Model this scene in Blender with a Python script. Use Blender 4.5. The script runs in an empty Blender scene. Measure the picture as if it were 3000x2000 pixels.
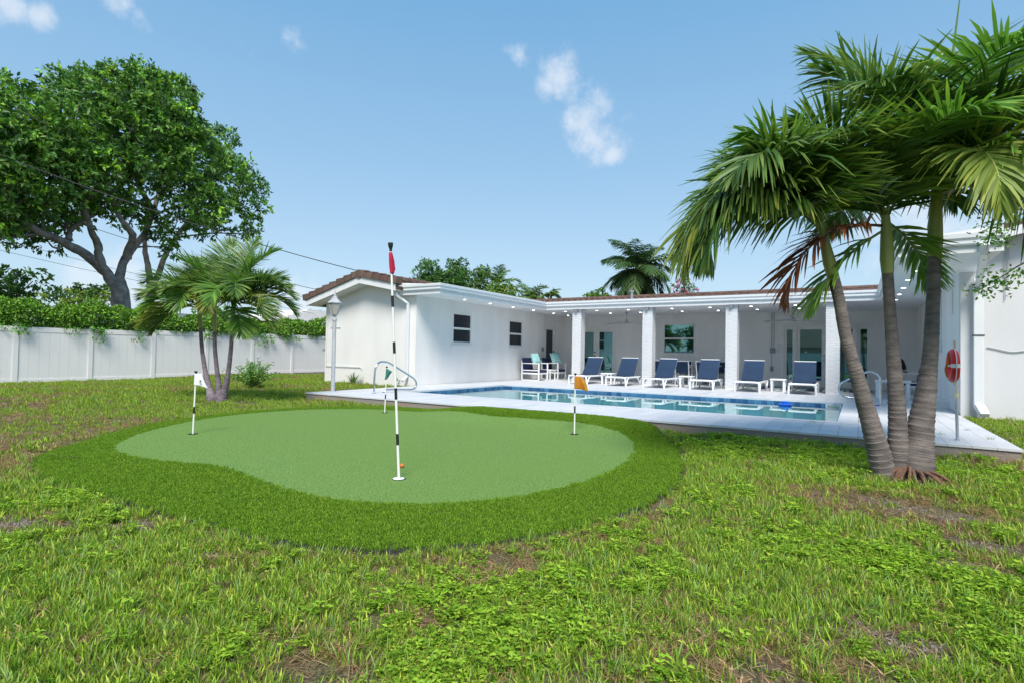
import bpy, math, random
import numpy as np
from mathutils import Matrix, Vector, Euler

# ------------------------------------------------------------------ camera, sky, sun, exposure
sc = bpy.context.scene
R = math.radians
CAM_H, YAW, PITCH, ROLL = 1.2, 32.04, 1.273, 1.04
cam = bpy.data.cameras.new('camera'); cam.sensor_width = 36.0; cam.lens = 1618.5*36/3000
cam.clip_start = 0.05; cam.clip_end = 3000
co = bpy.data.objects.new('camera', cam); sc.collection.objects.link(co)
co.matrix_world = Matrix.Translation((0, 0, CAM_H)) @ Matrix.Rotation(R(YAW), 4, 'Z') @ Matrix.Rotation(R(90+PITCH), 4, 'X') @ Matrix.Rotation(R(ROLL), 4, 'Z')
sc.camera = co
SUN_EL, SUN_AZ = 52.0, 150.0          # azimuth clockwise from +Y
SUN_STRENGTH, SUN_ANGLE = 2.6, 24.0
SKY_STRENGTH = 0.110
EXPOSURE = .94
sun = bpy.data.lights.new('sun', 'SUN'); sun.energy = SUN_STRENGTH; sun.angle = R(SUN_ANGLE); sun.color = (1.0, 0.94, 0.85)
so = bpy.data.objects.new('sun', sun); sc.collection.objects.link(so)
sd = Vector((math.sin(R(SUN_AZ))*math.cos(R(SUN_EL)), math.cos(R(SUN_AZ))*math.cos(R(SUN_EL)), math.sin(R(SUN_EL))))
so.rotation_euler = sd.to_track_quat('Z', 'Y').to_euler(); so.location = sd*60

w = bpy.data.worlds.new('World'); sc.world = w; w.use_nodes = True
nt = w.node_tree; nt.nodes.clear()
def N(t, **k):
    n = nt.nodes.new(t)
    for a, b in k.items(): setattr(n, a, b)
    return n
def L(a, b): nt.links.new(a, b)
out = N('ShaderNodeOutputWorld'); bg = N('ShaderNodeBackground'); bg.inputs[1].default_value = SKY_STRENGTH
sky = N('ShaderNodeTexSky', sky_type='NISHITA'); sky.sun_disc = False
sky.sun_elevation = R(SUN_EL); sky.sun_rotation = R(SUN_AZ); sky.air_density = 1.0; sky.dust_density = 1.3; sky.ozone_density = 1.6
tc = N('ShaderNodeTexCoord')
nrm = N('ShaderNodeVectorMath', operation='NORMALIZE'); L(tc.outputs['Generated'], nrm.inputs[0])
# scattered small cumulus: soft puffs broken up by noise, plus a thin general scatter over the whole sky
CLOUDS = [(1655,245,.09),(1600,262,.05),(1710,345,.095),(1735,415,.095),(1785,455,.045),(858,115,.042),(1515,160,.04),(15,15,.05),(125,48,.035),(350,12,.04),(415,62,.034),(900,880,.11),(330,820,.13),(2740,640,.2)]
Rm = co.matrix_world.to_3x3()
def pixdir(x, y): return (Rm @ Vector(((x-1500)/1618.5, -(y-1000)/1618.5, -1))).normalized()
mx = None
for x, y, r in CLOUDS:
    d = N('ShaderNodeVectorMath', operation='DISTANCE'); L(nrm.outputs[0], d.inputs[0]); d.inputs[1].default_value = pixdir(x, y)
    m = N('ShaderNodeMapRange', interpolation_type='SMOOTHSTEP'); L(d.outputs['Value'], m.inputs[0])
    m.inputs[1].default_value = r; m.inputs[2].default_value = 0.0; m.inputs[3].default_value = 0; m.inputs[4].default_value = 1
    if mx is None: mx = m.outputs[0]
    else:
        a = N('ShaderNodeMath', operation='MAXIMUM'); L(mx, a.inputs[0]); L(m.outputs[0], a.inputs[1]); mx = a.outputs[0]
nz = N('ShaderNodeTexNoise'); L(nrm.outputs[0], nz.inputs['Vector']); nz.inputs['Scale'].default_value = 20; nz.inputs['Detail'].default_value = 6; nz.inputs['Roughness'].default_value = .62
s1 = N('ShaderNodeMath', operation='MULTIPLY_ADD'); L(nz.outputs[0], s1.inputs[0]); s1.inputs[1].default_value = 2.1; s1.inputs[2].default_value = -1.38
s2 = N('ShaderNodeMath', operation='ADD'); L(mx, s2.inputs[0]); L(s1.outputs[0], s2.inputs[1])
mr = N('ShaderNodeMapRange', interpolation_type='SMOOTHSTEP'); L(s2.outputs[0], mr.inputs[0]); mr.inputs[1].default_value = 0.02; mr.inputs[2].default_value = 1.0
mr.inputs[4].default_value = .62
mix = N('ShaderNodeMix', data_type='RGBA'); L(mr.outputs[0], mix.inputs['Factor'])
wb = N('ShaderNodeMix', data_type='RGBA', blend_type='MULTIPLY'); wb.inputs['Factor'].default_value = 1; wb.inputs['B'].default_value = (.96, 1.03, 1.02, 1); L(sky.outputs[0], wb.inputs['A'])
# humid haze: an even pale-blue gradient over elevation laid over the clear-air sky
sz = N('ShaderNodeSeparateXYZ'); L(nrm.outputs[0], sz.inputs[0])
rmp = N('ShaderNodeValToRGB'); L(sz.outputs[2], rmp.inputs[0]); ce = rmp.color_ramp.elements
ce[0].position = 0.0; ce[0].color = (.70,.86,1.02,1); ce[1].position = 1.0; ce[1].color = (.13,.38,.76,1)
for p_, c_ in ((.13,(.58,.80,1.0,1)),(.30,(.405,.68,.965,1)),(.55,(.225,.54,.90,1))): e_ = ce.new(p_); e_.color = c_
hz = N('ShaderNodeVectorMath', operation='SCALE'); hz.inputs['Scale'].default_value = 4.05; L(rmp.outputs[0], hz.inputs[0])
hm = N('ShaderNodeMix', data_type='RGBA'); hm.inputs['Factor'].default_value = .78; L(wb.outputs['Result'], hm.inputs['A']); L(hz.outputs[0], hm.inputs['B']); L(hm.outputs['Result'], mix.inputs['A']); mix.inputs['B'].default_value = (4.3, 4.5, 4.8, 1)
L(mix.outputs['Result'], bg.inputs[0]); L(bg.outputs[0], out.inputs[0])
sc.view_settings.view_transform = 'Standard'; sc.view_settings.look = 'None'; sc.view_settings.exposure = EXPOSURE; sc.view_settings.gamma = 1
sc.render.engine = 'CYCLES'
sc.cycles.use_denoising = True
sc.cycles.max_bounces = 8; sc.cycles.diffuse_bounces = 6; sc.cycles.glossy_bounces = 4; sc.cycles.transparent_max_bounces = 8; sc.cycles.caustics_reflective = False; sc.cycles.caustics_refractive = False

rng = np.random.default_rng(7); random.seed(7)

# ------------------------------------------------------------------ materials
MATS = {}
def mat(name, col=(.5,.5,.5), rough=.6, var=0.0, vscale=6.0, col2=None, bump=0.0, bscale=40.0, metal=0.0, spec=.5, emit=0.0, coord='Object', detail=4.0, stretch=None):
    if name in MATS: return MATS[name]
    m = bpy.data.materials.new(name); m.use_nodes = True; MATS[name] = m
    t = m.node_tree; b = t.nodes['Principled BSDF']
    b.inputs['Roughness'].default_value = rough; b.inputs['Metallic'].default_value = metal; b.inputs['Specular IOR Level'].default_value = spec
    b.inputs['Base Color'].default_value = (*col, 1)
    c = t.nodes.new('ShaderNodeTexCoord'); vec = c.outputs[coord]
    if stretch:
        mp = t.nodes.new('ShaderNodeMapping'); mp.inputs['Scale'].default_value = stretch; t.links.new(vec, mp.inputs[0]); vec = mp.outputs[0]
    if var > 0 or col2:
        n = t.nodes.new('ShaderNodeTexNoise'); n.inputs['Scale'].default_value = vscale; n.inputs['Detail'].default_value = detail; t.links.new(vec, n.inputs['Vector'])
        r = t.nodes.new('ShaderNodeMapRange'); r.inputs[1].default_value = .3; r.inputs[2].default_value = .7; t.links.new(n.outputs[0], r.inputs[0])
        x = t.nodes.new('ShaderNodeMix'); x.data_type = 'RGBA'; t.links.new(r.outputs[0], x.inputs['Factor'])
        x.inputs['A'].default_value = (*[v*(1-var) for v in col], 1); x.inputs['B'].default_value = (*(col2 or [min(1, v*(1+var)) for v in col]), 1)
        t.links.new(x.outputs['Result'], b.inputs['Base Color'])
    if bump > 0:
        n2 = t.nodes.new('ShaderNodeTexNoise'); n2.inputs['Scale'].default_value = bscale; n2.inputs['Detail'].default_value = 5; t.links.new(vec, n2.inputs['Vector'])
        bp = t.nodes.new('ShaderNodeBump'); bp.inputs['Strength'].default_value = bump; bp.inputs['Distance'].default_value = .02; t.links.new(n2.outputs[0], bp.inputs['Height'])
        t.links.new(bp.outputs[0], b.inputs['Normal'])
    if emit > 0:
        b.inputs['Emission Color'].default_value = (*col, 1); b.inputs['Emission Strength'].default_value = emit
    return m
def leaf_mat(name, rough=.42, trans=.28, spec=.4, gain=1.0):
    m = bpy.data.materials.new(name); m.use_nodes = True; t = m.node_tree; b = t.nodes['Principled BSDF']
    a = t.nodes.new('ShaderNodeAttribute'); a.attribute_name = 'Col'
    g = t.nodes.new('ShaderNodeMix'); g.data_type = 'RGBA'; g.blend_type = 'MULTIPLY'; g.inputs['Factor'].default_value = 1
    g.inputs['B'].default_value = (gain, gain, gain, 1); t.links.new(a.outputs['Color'], g.inputs['A'])
    t.links.new(g.outputs['Result'], b.inputs['Base Color']); b.inputs['Roughness'].default_value = rough; b.inputs['Specular IOR Level'].default_value = spec
    tr = t.nodes.new('ShaderNodeBsdfTranslucent'); h = t.nodes.new('ShaderNodeHueSaturation'); h.inputs['Value'].default_value = 1.5; h.inputs['Saturation'].default_value = 1.1
    t.links.new(g.outputs['Result'], h.inputs['Color']); t.links.new(h.outputs[0], tr.inputs[0])
    x = t.nodes.new('ShaderNodeMixShader'); x.inputs[0].default_value = trans; t.links.new(b.outputs[0], x.inputs[1]); t.links.new(tr.outputs[0], x.inputs[2])
    t.links.new(x.outputs[0], t.nodes['Material Output'].inputs[0]); return m
LEAF = leaf_mat('leaf', spec=.3, gain=2.2); GRASS = leaf_mat('grass_blade', .6, .3, .2, gain=2.2); PALMLEAF = leaf_mat('palm_leaf', .42, .28, .4, gain=2.1)
STUCCO = mat('white_stucco', (.76,.75,.735), .9, .06, 1.6, bump=.15, bscale=40, stretch=(1,1,.3), detail=7)
STUCCO_S = mat('white_soffit', (.80,.81,.82), .9, .02, 2)
TRIM = mat('white_trim', (.72,.73,.74), .5, .03, 3)
GUTTER = mat('white_gutter', (.72,.74,.76), .4, .03, 2)
FRAME = mat('window_frame_white', (.72,.72,.70), .4, .04, 8)
VINYL = mat('white_vinyl', (.80,.79,.78), .35, .03, 1.5)
BRICK = mat('white_painted_brick', (.68,.69,.71), .7, .06, 9, bump=.35, bscale=60)
MORTAR = mat('painted_mortar', (.64,.65,.67), .9)
def glass_mat():
    m = bpy.data.materials.new('tinted_window_glass'); m.use_nodes = True; t = m.node_tree; b = t.nodes['Principled BSDF']
    b.inputs['Base Color'].default_value = (.008,.02,.025,1); b.inputs['Roughness'].default_value = .05
    g = t.nodes.new('ShaderNodeBsdfGlossy'); g.inputs['Color'].default_value = (.36,.78,.76,1); g.inputs['Roughness'].default_value = .015
    x = t.nodes.new('ShaderNodeMixShader'); x.inputs[0].default_value = .34
    t.links.new(b.outputs[0], x.inputs[1]); t.links.new(g.outputs[0], x.inputs[2]); t.links.new(x.outputs[0], t.nodes['Material Output'].inputs[0]); return m
GLASS = glass_mat()
def glass_dark():
    m = bpy.data.materials.new('screened_window_glass'); m.use_nodes = True; t = m.node_tree; b = t.nodes['Principled BSDF']
    b.inputs['Base Color'].default_value = (.014,.018,.026,1); b.inputs['Roughness'].default_value = .12; b.inputs['Specular IOR Level'].default_value = .5
    return m
GLASSD = glass_dark()
STEEL = mat('stainless_steel', (.62,.63,.65), .22, metal=1.0)
GALV = mat('galvanised_metal', (.50,.52,.55), .45, .1, 20, metal=.8)
ALU = mat('white_powder_coat', (.80,.81,.83), .38)
PLASTIC = mat('white_resin', (.80,.82,.85), .4, .03, 5)
SLING = mat('navy_sling', (.010,.033,.082), .85, .12, 3, bump=.2, bscale=400)
CUSH = mat('navy_cushion', (.012,.020,.075), .9, .1, 5, bump=.2, bscale=60)
BLACK = mat('black_plastic', (.012,.012,.014), .5)
WHITEPOLE = mat('white_fibreglass', (.82,.82,.80), .35, .02, 4)
BARK = mat('big_tree_bark', (.25,.22,.21), .95, .55, 3.5, col2=(.36,.33,.32), bump=1.0, bscale=11, detail=8)
BARK2 = mat('dark_bark', (.10,.085,.07), .95, .3, 3, bump=.6, bscale=12)
TILE = mat('brown_roof_tile', (.11,.070,.054), .85, .35, 2.5, bump=.4, bscale=25)
TILE2 = mat('brown_roof_tile_pale', (.14,.092,.072), .85, .35, 2.5, bump=.4, bscale=25)
TILE3 = mat('red_roof_tile', (.12,.068,.054), .85, .35, 2.5, bump=.4, bscale=25)
TILE_DARK = mat('roof_underlay', (.06,.04,.03), .9)

# ------------------------------------------------------------------ mesh helpers
COL = sc.collection
WORG = {}
class MB:
    def __init__(s): s.v = []; s.f = []
    def add(s, vs, fs):
        o = len(s.v); s.v += [tuple(map(float, p)) for p in vs]; s.f += [tuple(i+o for i in q) for q in fs]; return s
    def box(s, x0, x1, y0, y1, z0, z1):
        return s.add([(x0,y0,z0),(x1,y0,z0),(x1,y1,z0),(x0,y1,z0),(x0,y0,z1),(x1,y0,z1),(x1,y1,z1),(x0,y1,z1)],
                     [(0,3,2,1),(4,5,6,7),(0,1,5,4),(1,2,6,5),(2,3,7,6),(3,0,4,7)])
    def hexa(s, lo, hi):   # two 4-point loops
        return s.add(list(lo)+list(hi), [(0,3,2,1),(4,5,6,7),(0,1,5,4),(1,2,6,5),(2,3,7,6),(3,0,4,7)])
    def bar(s, p, q, wd, ht, up=(0,0,1)):
        p, q = Vector(p), Vector(q); d = (q-p).normalized(); sv = d.cross(Vector(up))
        if sv.length < 1e-4: sv = d.cross(Vector((0,1,0)))
        sv.normalize(); u = sv.cross(d)
        c = [sv*a*wd/2+u*b*ht/2 for a, b in ((-1,-1),(1,-1),(1,1),(-1,1))]
        return s.hexa([p+k for k in c], [q+k for k in c])
    def tube(s, pts, rad, n=8, cap=True):
        pts = [Vector(p) for p in pts]; m = len(pts)
        if not hasattr(rad, '__len__'): rad = [rad]*m
        o = len(s.v); prev = None
        for i, p in enumerate(pts):
            d = (pts[min(i+1, m-1)]-pts[max(i-1, 0)]).normalized()
            if prev is None:
                a = Vector((0,0,1)) if abs(d.z) < .9 else Vector((1,0,0)); u = d.cross(a).normalized()
            else:
                u = prev - d*prev.dot(d); u.normalize()
            prev = u; v = d.cross(u)
            for k in range(n):
                t = 2*math.pi*k/n; s.v.append(tuple(p+(u*math.cos(t)+v*math.sin(t))*rad[i]))
        for i in range(m-1):
            for k in range(n):
                a = o+i*n+k; b = o+i*n+(k+1) % n; s.f.append((a, b, b+n, a+n))
        if cap:
            s.f.append(tuple(o+k for k in reversed(range(n)))); s.f.append(tuple(o+(m-1)*n+k for k in range(n)))
        return s
    def prism(s, poly, axis, a, b):   # polygon of (u,v) extruded along axis
        n = len(poly)
        def P(u, v, t): return {'x':(t,u,v),'y':(u,t,v),'z':(u,v,t)}[axis]
        return s.add([P(u,v,a) for u,v in poly]+[P(u,v,b) for u,v in poly],
                     [tuple(range(n)), tuple(range(2*n-1, n-1, -1))]+[(i, i+n, (i+1)%n+n, (i+1)%n) for i in range(n)])
    def lathe(s, prof, c, n=16):
        o = len(s.v)
        for r, z in prof:
            for k in range(n):
                t = 2*math.pi*k/n; s.v.append((c[0]+r*math.cos(t), c[1]+r*math.sin(t), c[2]+z))
        for i in range(len(prof)-1):
            for k in range(n):
                a = o+i*n+k; b = o+i*n+(k+1)%n; s.f.append((a,b,b+n,a+n))
        s.f.append(tuple(o+k for k in reversed(range(n)))); e = o+(len(prof)-1)*n; s.f.append(tuple(e+k for k in range(n)))
        return s
def recalc(me):
    import bmesh
    bm = bmesh.new(); bm.from_mesh(me); bmesh.ops.recalc_face_normals(bm, faces=bm.faces); bm.to_mesh(me); bm.free()
def tag(o, label=None, cat=None, group=None, kind=None):
    if label: o['label'] = label
    if cat: o['category'] = cat
    if group: o['group'] = group
    if kind: o['kind'] = kind
    return o
def empty(name, loc, label=None, cat=None, group=None, kind=None):
    o = bpy.data.objects.new(name, None); COL.objects.link(o); o.location = loc; o.empty_display_size = .2
    WORG[o] = Vector(loc); return tag(o, label, cat, group, kind)
def put(name, mb, m, parent=None, smooth=False, bevel=0, label=None, cat=None, group=None, kind=None):
    vs = np.array(mb.v, dtype=np.float64)
    if parent is None:
        lo, hi = vs.min(0), vs.max(0); org = Vector(((lo[0]+hi[0])/2, (lo[1]+hi[1])/2, lo[2]))
    else: org = WORG[parent]
    me = bpy.data.meshes.new(name); me.from_pydata((vs-np.array(org)).tolist(), [], mb.f); me.update(); recalc(me)
    me.materials.append(m)
    if smooth: me.polygons.foreach_set('use_smooth', [True]*len(me.polygons))
    o = bpy.data.objects.new(name, me); COL.objects.link(o); WORG[o] = org
    if parent is None: o.location = org
    else: o.parent = parent
    if smooth:
        try: me.set_sharp_from_angle(angle=R(40))
        except Exception: pass
    if bevel:
        b = o.modifiers.new('bevel', 'BEVEL'); b.width = bevel; b.segments = 2; b.limit_method = 'ANGLE'; b.angle_limit = R(40)
    return tag(o, label, cat, group, kind)
def put_arrays(name, V, F, C, m, parent=None, smooth=False, **k):
    V = np.asarray(V, dtype=np.float64); F = np.asarray(F, dtype=np.int32)
    if parent is None:
        lo, hi = V.min(0), V.max(0); org = np.array([(lo[0]+hi[0])/2, (lo[1]+hi[1])/2, lo[2]])
    else: org = np.array(WORG[parent])
    me = bpy.data.meshes.new(name); nv, nf, kk = len(V), len(F), F.shape[1]
    me.vertices.add(nv); me.vertices.foreach_set('co', (V-org).astype(np.float32).ravel())
    me.loops.add(nf*kk); me.loops.foreach_set('vertex_index', F.ravel())
    me.polygons.add(nf); me.polygons.foreach_set('loop_start', np.arange(nf, dtype=np.int32)*kk)
    if C is not None:
        a = me.color_attributes.new('Col', 'FLOAT_COLOR', 'POINT'); C4 = np.ones((nv, 4), np.float32); C4[:, :3] = C; a.data.foreach_set('color', C4.ravel())
    me.update(); me.validate(); me.materials.append(m)
    if smooth: me.polygons.foreach_set('use_smooth', [True]*nf)
    o = bpy.data.objects.new(name, me); COL.objects.link(o); WORG[o] = Vector(org)
    if parent is None: o.location = org
    else: o.parent = parent
    return tag(o, **k)
def copy_tree(o, parent=None):
    c = o.copy(); COL.objects.link(c); c.parent = parent
    for ch in list(o.children): copy_tree(ch, c)
    return c
def share(name, src, loc, parent, m=None, rot=None, scale=None):   # another piece sharing mesh data; loc in world
    me = src.data
    if m is not None:
        key = (src.data.name, m.name)
        if key not in SH:
            me2 = src.data.copy(); me2.materials.clear(); me2.materials.append(m); SH[key] = me2
        me = SH[key]
    o = bpy.data.objects.new(name, me); COL.objects.link(o); o.parent = parent; o.location = Vector(loc)-WORG[parent]
    if rot is not None: o.rotation_euler = rot
    if scale is not None: o.scale = scale
    WORG[o] = Vector(loc); return o
SH = {}
def piece(name, mb, m):            # unlinked template for share()
    me = bpy.data.meshes.new(name); me.from_pydata(mb.v, [], mb.f); me.update(); recalc(me); me.materials.append(m)
    return bpy.data.objects.new(name+'_template', me)
def ss(a, b, x): t = np.clip((x-a)/(b-a), 0, 1); return t*t*(3-2*t)
def smoothline(pts, n):            # Catmull-Rom resample
    P = [Vector(p) for p in pts]; P = [P[0]*2-P[1]]+P+[P[-1]*2-P[-2]]; out = []; m = len(P)-3
    for i in range(n):
        t = i/(n-1)*m; k = min(int(t), m-1); u = t-k; a, b, c, d = P[k:k+4]
        out.append(.5*((2*b)+(c-a)*u+(2*a-5*b+4*c-d)*u*u+(3*b-a-3*c+d)*u**3))
    return out
def lerp_list(v, n): return list(np.interp(np.linspace(0, 1, n), np.linspace(0, 1, len(v)), v))

# ------------------------------------------------------------------ terrain
DK = .16                                  # deck top
DX0, DX1, DY0 = -11.6, 1.70, 8.92
PX0, PX1, PY0, PY1 = -10.05, -.28, 10.85, 15.65
OUTER = [(-7.12,2.23),(-7.43,2.40),(-7.80,2.72),(-8.28,3.21),(-9.09,4.13),(-9.58,5.17),(-9.74,6.12),(-9.6,7.44),(-9.0,8.35),(-8.2,8.78),(-7.4,8.9),(-6.75,8.9),(-6.11,8.9),(-5.23,8.93),(-4.40,8.95),(-3.60,8.95),(-2.89,8.65),(-2.47,8.10),(-2.09,7.43),(-1.71,6.39),(-1.50,5.67),(-1.41,5.08),(-1.41,4.47),(-1.46,4.00),(-1.58,3.56),(-1.81,3.06),(-2.06,2.70),(-2.34,2.44),(-2.56,2.30),(-2.81,2.19),(-3.15,2.12),(-3.56,2.09),(-3.94,2.06),(-4.27,2.05),(-4.69,2.06),(-5.41,2.05),(-5.86,1.99),(-6.45,2.06)]
INNER = [(-7.38,3.02),(-8.08,3.53),(-8.88,4.47),(-9.38,5.50),(-9.46,6.38),(-9.28,7.21),(-8.75,7.85),(-8.0,8.28),(-6.9,8.27),(-6.34,8.22),(-5.77,8.12),(-5.25,8.07),(-4.84,8.11),(-4.35,8.14),(-3.72,8.14),(-3.21,7.99),(-2.84,7.73),(-2.58,7.36),(-2.38,6.86),(-2.21,6.17),(-2.12,5.41),(-2.15,4.72),(-2.27,4.19),(-2.44,3.77),(-2.65,3.47),(-2.90,3.24),(-3.19,3.07),(-3.44,2.99),(-3.80,2.94),(-4.17,2.97),(-4.58,3.03),(-5.00,3.12),(-5.37,3.17),(-5.79,3.10),(-6.06,2.98),(-6.55,2.91),(-6.96,2.91)]
GC = np.array([-4.9, 5.3])
def polar(poly, n=360, sm=5):
    P = np.array(poly)-GC; a = np.arctan2(P[:,1], P[:,0]); r = np.hypot(P[:,0], P[:,1]); i = np.argsort(a); a, r = a[i], r[i]
    t = np.linspace(-math.pi, math.pi, n, endpoint=False)
    q = np.interp(t, np.r_[a[-3:]-2*math.pi, a, a[:3]+2*math.pi], np.r_[r[-3:], r, r[:3]])
    k = np.hanning(2*sm+3)[1:-1]; k /= k.sum()
    return t, np.convolve(np.r_[q[-sm:], q, q[:sm]], k, 'valid')
TH, R_OUT = polar(OUTER); _, R_IN = polar(INNER)
R_IN = np.minimum(R_IN, R_OUT-.12)
def rad_at(x, y, tab):
    a = np.arctan2(y-GC[1], x-GC[0]); return np.interp(a, np.r_[TH, math.pi], np.r_[tab, tab[0]])
def green_z(x, y): return .02+.135*ss(7.3, 8.6, y)*ss(-7.6, -6.1, x)
def hnoise(x, y): return .012*np.sin(x*2.1+.6*np.sin(y*1.7))*np.sin(y*1.9+1.3)+.008*np.sin(x*5.3+1)*np.sin(y*4.7+.4)
def ground_z(x, y): return .11*ss(9.5, 13.3, y)+hnoise(x, y)

def axis(lo, hi, fine0, fine1, step, extra):
    a = list(np.arange(fine0, fine1+1e-6, step)); k = fine1; s = step
    while k < hi: s *= 1.5; k += s; a.append(k)
    k = fine0; s = step
    while k > lo: s *= 1.5; k -= s; a.append(k)
    return np.array(sorted(set(np.round(a+extra, 4))))
gx = axis(-900, 900, -30, 14, .25, [-11.5,-11.45,1.58,1.6]); gy = axis(-600, 1200, -8, 30, .25, [9.02,9.06,23.0,23.05])
GX, GY = np.meshgrid(gx, gy)
GZ = ground_z(GX, GY); GZ = np.where((GX > -11.46) & (GX < 1.585) & (GY > 9.05) & (GY < 23.02), -2.6, GZ)
GZ = np.where((np.hypot(GX-GC[0], GY-GC[1]) < rad_at(GX, GY, R_OUT)-.3), -.06, GZ)
nx, ny = len(gx), len(gy); I = np.arange(nx*ny).reshape(ny, nx)
GF = np.stack([I[:-1,:-1], I[:-1,1:], I[1:,1:], I[1:,:-1]], -1).reshape(-1, 4)
def soil_mat():
    m = bpy.data.materials.new('soil_and_thatch'); m.use_nodes = True; t = m.node_tree; b = t.nodes['Principled BSDF']; b.inputs['Roughness'].default_value = .95
    c = t.nodes.new('ShaderNodeTexCoord')
    def noise(sc_, d): n = t.nodes.new('ShaderNodeTexNoise'); n.inputs['Scale'].default_value = sc_; n.inputs['Detail'].default_value = d; t.links.new(c.outputs['Object'], n.inputs['Vector']); return n.outputs[0]
    def mixc(f, a, b_, lo=.35, hi=.65):
        r = t.nodes.new('ShaderNodeMapRange'); r.inputs[1].default_value = lo; r.inputs[2].default_value = hi; t.links.new(f, r.inputs[0])
        x = t.nodes.new('ShaderNodeMix'); x.data_type = 'RGBA'; t.links.new(r.outputs[0], x.inputs['Factor'])
        for s_, v in (('A', a), ('B', b_)):
            if isinstance(v, tuple): x.inputs[s_].default_value = (*v, 1)
            else: t.links.new(v, x.inputs[s_])
        return x.outputs['Result']
    soil = mixc(noise(38, 8), (.06,.035,.022), (.22,.15,.095))
    thatch = mixc(noise(70, 7), (.045,.045,.015), (.21,.17,.08))
    res = mixc(noise(1.3, 5), soil, thatch, .38, .55)
    t.links.new(res, b.inputs['Base Color'])
    bp = t.nodes.new('ShaderNodeBump'); bp.inputs['Strength'].default_value = 1.0; bp.inputs['Distance'].default_value = .03; t.links.new(noise(60, 8), bp.inputs['Height']); t.links.new(bp.outputs[0], b.inputs['Normal'])
    return m
put_arrays('ground', np.stack([GX, GY, GZ], -1).reshape(-1, 3), GF, None, soil_mat(), smooth=True, kind='structure', label='bare brown soil and thatch under the lawn')

# ------------------------------------------------------------------ pool deck with planks
deck = empty('pool_deck', (-5, 14, 0), 'white plank tiled deck around the swimming pool', None, None, 'structure')
PLANKS = [mat('deck_tile_%d' % i, c, .55, .04, 3, stretch=(1, .3, 1)) for i, c in enumerate([(.60,.61,.635),(.575,.585,.615),(.62,.62,.64),(.54,.555,.585)])]
CONC = mat('stained_concrete', (.42,.39,.36), .95, .35, 3.5, col2=(.30,.23,.18), bump=.5, bscale=30)
mb = MB()
zt = DK-.028
mb.box(DX0+.02, DX1-.02, DY0+.02, PY0-.03, -.35, zt); mb.box(DX0+.02, PX0-.03, PY0-.03, 13.04, -.35, zt); mb.box(-11.5, PX0-.03, 13.05, 23.28, -.35, zt)
mb.box(PX1+.03, DX1-.02, PY0-.03, 14.0, -.35, zt); mb.box(PX1+.03, DX1-.02, 14.0, 23.28, -.35, zt); mb.box(PX0-.03, PX1+.03, PY1+.03, 23.28, -.35, zt)
put('slab', mb, CONC, deck)
PW, PL, G = .242, .92, .004
tmpl = piece('plank', MB().box(-PW/2+G/2, PW/2-G/2, -PL/2+G/2, PL/2-G/2, 0, .03), PLANKS[0])
rest = MB(); pieces = []
zones = [(DX0, DX1, DY0, PY0-.3), (PX1+.3, DX1, PY0-.3, 19.4), (DX0, PX0-.3, PY0-.3, 13.0), (-11.7, PX0-.3, 13.0, PY1+.3), (-11.7, PX1+.3, PY1+.3, 19.4), (-11.7, DX1, 19.4, 23.27)]
for zi, (x0, x1, y0, y1) in enumerate(zones):
    nxp = max(1, round((x1-x0)/PW)); wx = (x1-x0)/nxp
    for i in range(nxp):
        y = y0; first = True
        while y < y1-.02:
            l = PL*(random.choice((.35,.6,.85,1)) if first else 1); first = False; e = min(y+l, y1)
            if y1-e < .12: e = y1
            pieces.append((x0+(i+.5)*wx, (y+e)/2, wx, e-y)); y = e
pieces.sort(key=lambda p: p[0]**2+p[1]**2)
for k, (cx, cy, wx, ly) in enumerate(pieces):
    dz = random.uniform(-.0012, .0012)
    if k < 300:
        o = share('plank', tmpl, (cx, cy, DK-.03+dz), deck, random.choice(PLANKS), scale=((wx-G)/(PW-G), (ly-G)/(PL-G), 1))
    else: rest.box(cx-wx/2+G/2, cx+wx/2-G/2, cy-ly/2+G/2, cy+ly/2-G/2, DK-.03, DK+dz)
put('far_planks', rest, PLANKS[0], deck, kind='stuff')
# coping slabs around the pool
cop = piece('coping_slab', MB().box(-.3, .3, 0, .295, 0, .034), PLANKS[2])
n = 16; wx = (PX1-PX0+.6)/n
for i in range(n):
    cx = PX0-.3+(i+.5)*wx; s = ((wx-G)/.6, 1, 1)
    share('coping_slab', cop, (cx, PY0-.295, DK-.03), deck, random.choice(PLANKS), scale=s); share('coping_slab', cop, (cx, PY1, DK-.03), deck, random.choice(PLANKS), scale=s)
n = 8; wy = (PY1-PY0)/n
for i in range(n):
    cy = PY0+(i+.5)*wy; s = ((wy-G)/.6, 1, 1)
    share('coping_slab', cop, (PX0, cy, DK-.03), deck, random.choice(PLANKS), rot=(0,0,R(90)), scale=s); share('coping_slab', cop, (PX1, cy, DK-.03), deck, random.choice(PLANKS), rot=(0,0,R(-90)), scale=s)

# ------------------------------------------------------------------ pool
pool = empty('swimming_pool', (-5.1, 13.2, -1.4), 'rectangular swimming pool basin lined in pale blue plaster', None, None, 'structure')
PLASTER = mat('pool_plaster', (.36,.66,.71), .8, .08, 1.5)
mb = MB(); a = .015
mb.box(PX0+a, PX1-a, PY0+a, PY1-a, -1.65, -1.5)
mb.box(PX0-.2, PX0+a, PY0-.2, PY1+.2, -1.6, DK-.032); mb.box(PX1-a, PX1+.2, PY0-.2, PY1+.2, -1.6, DK-.032)
mb.box(PX0+a, PX1-a, PY0-.2, PY0+a, -1.6, DK-.032); mb.box(PX0+a, PX1-a, PY1-a, PY1+.2, -1.6, DK-.032)
put('basin', mb, PLASTER, pool)
mb = MB()
for i in range(3): mb.box(PX0+a, PX0+1.2-.38*i+.4, PY0+a, PY0+1.3, -1.5+.32*i, -1.5+.32*(i+1))
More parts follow.
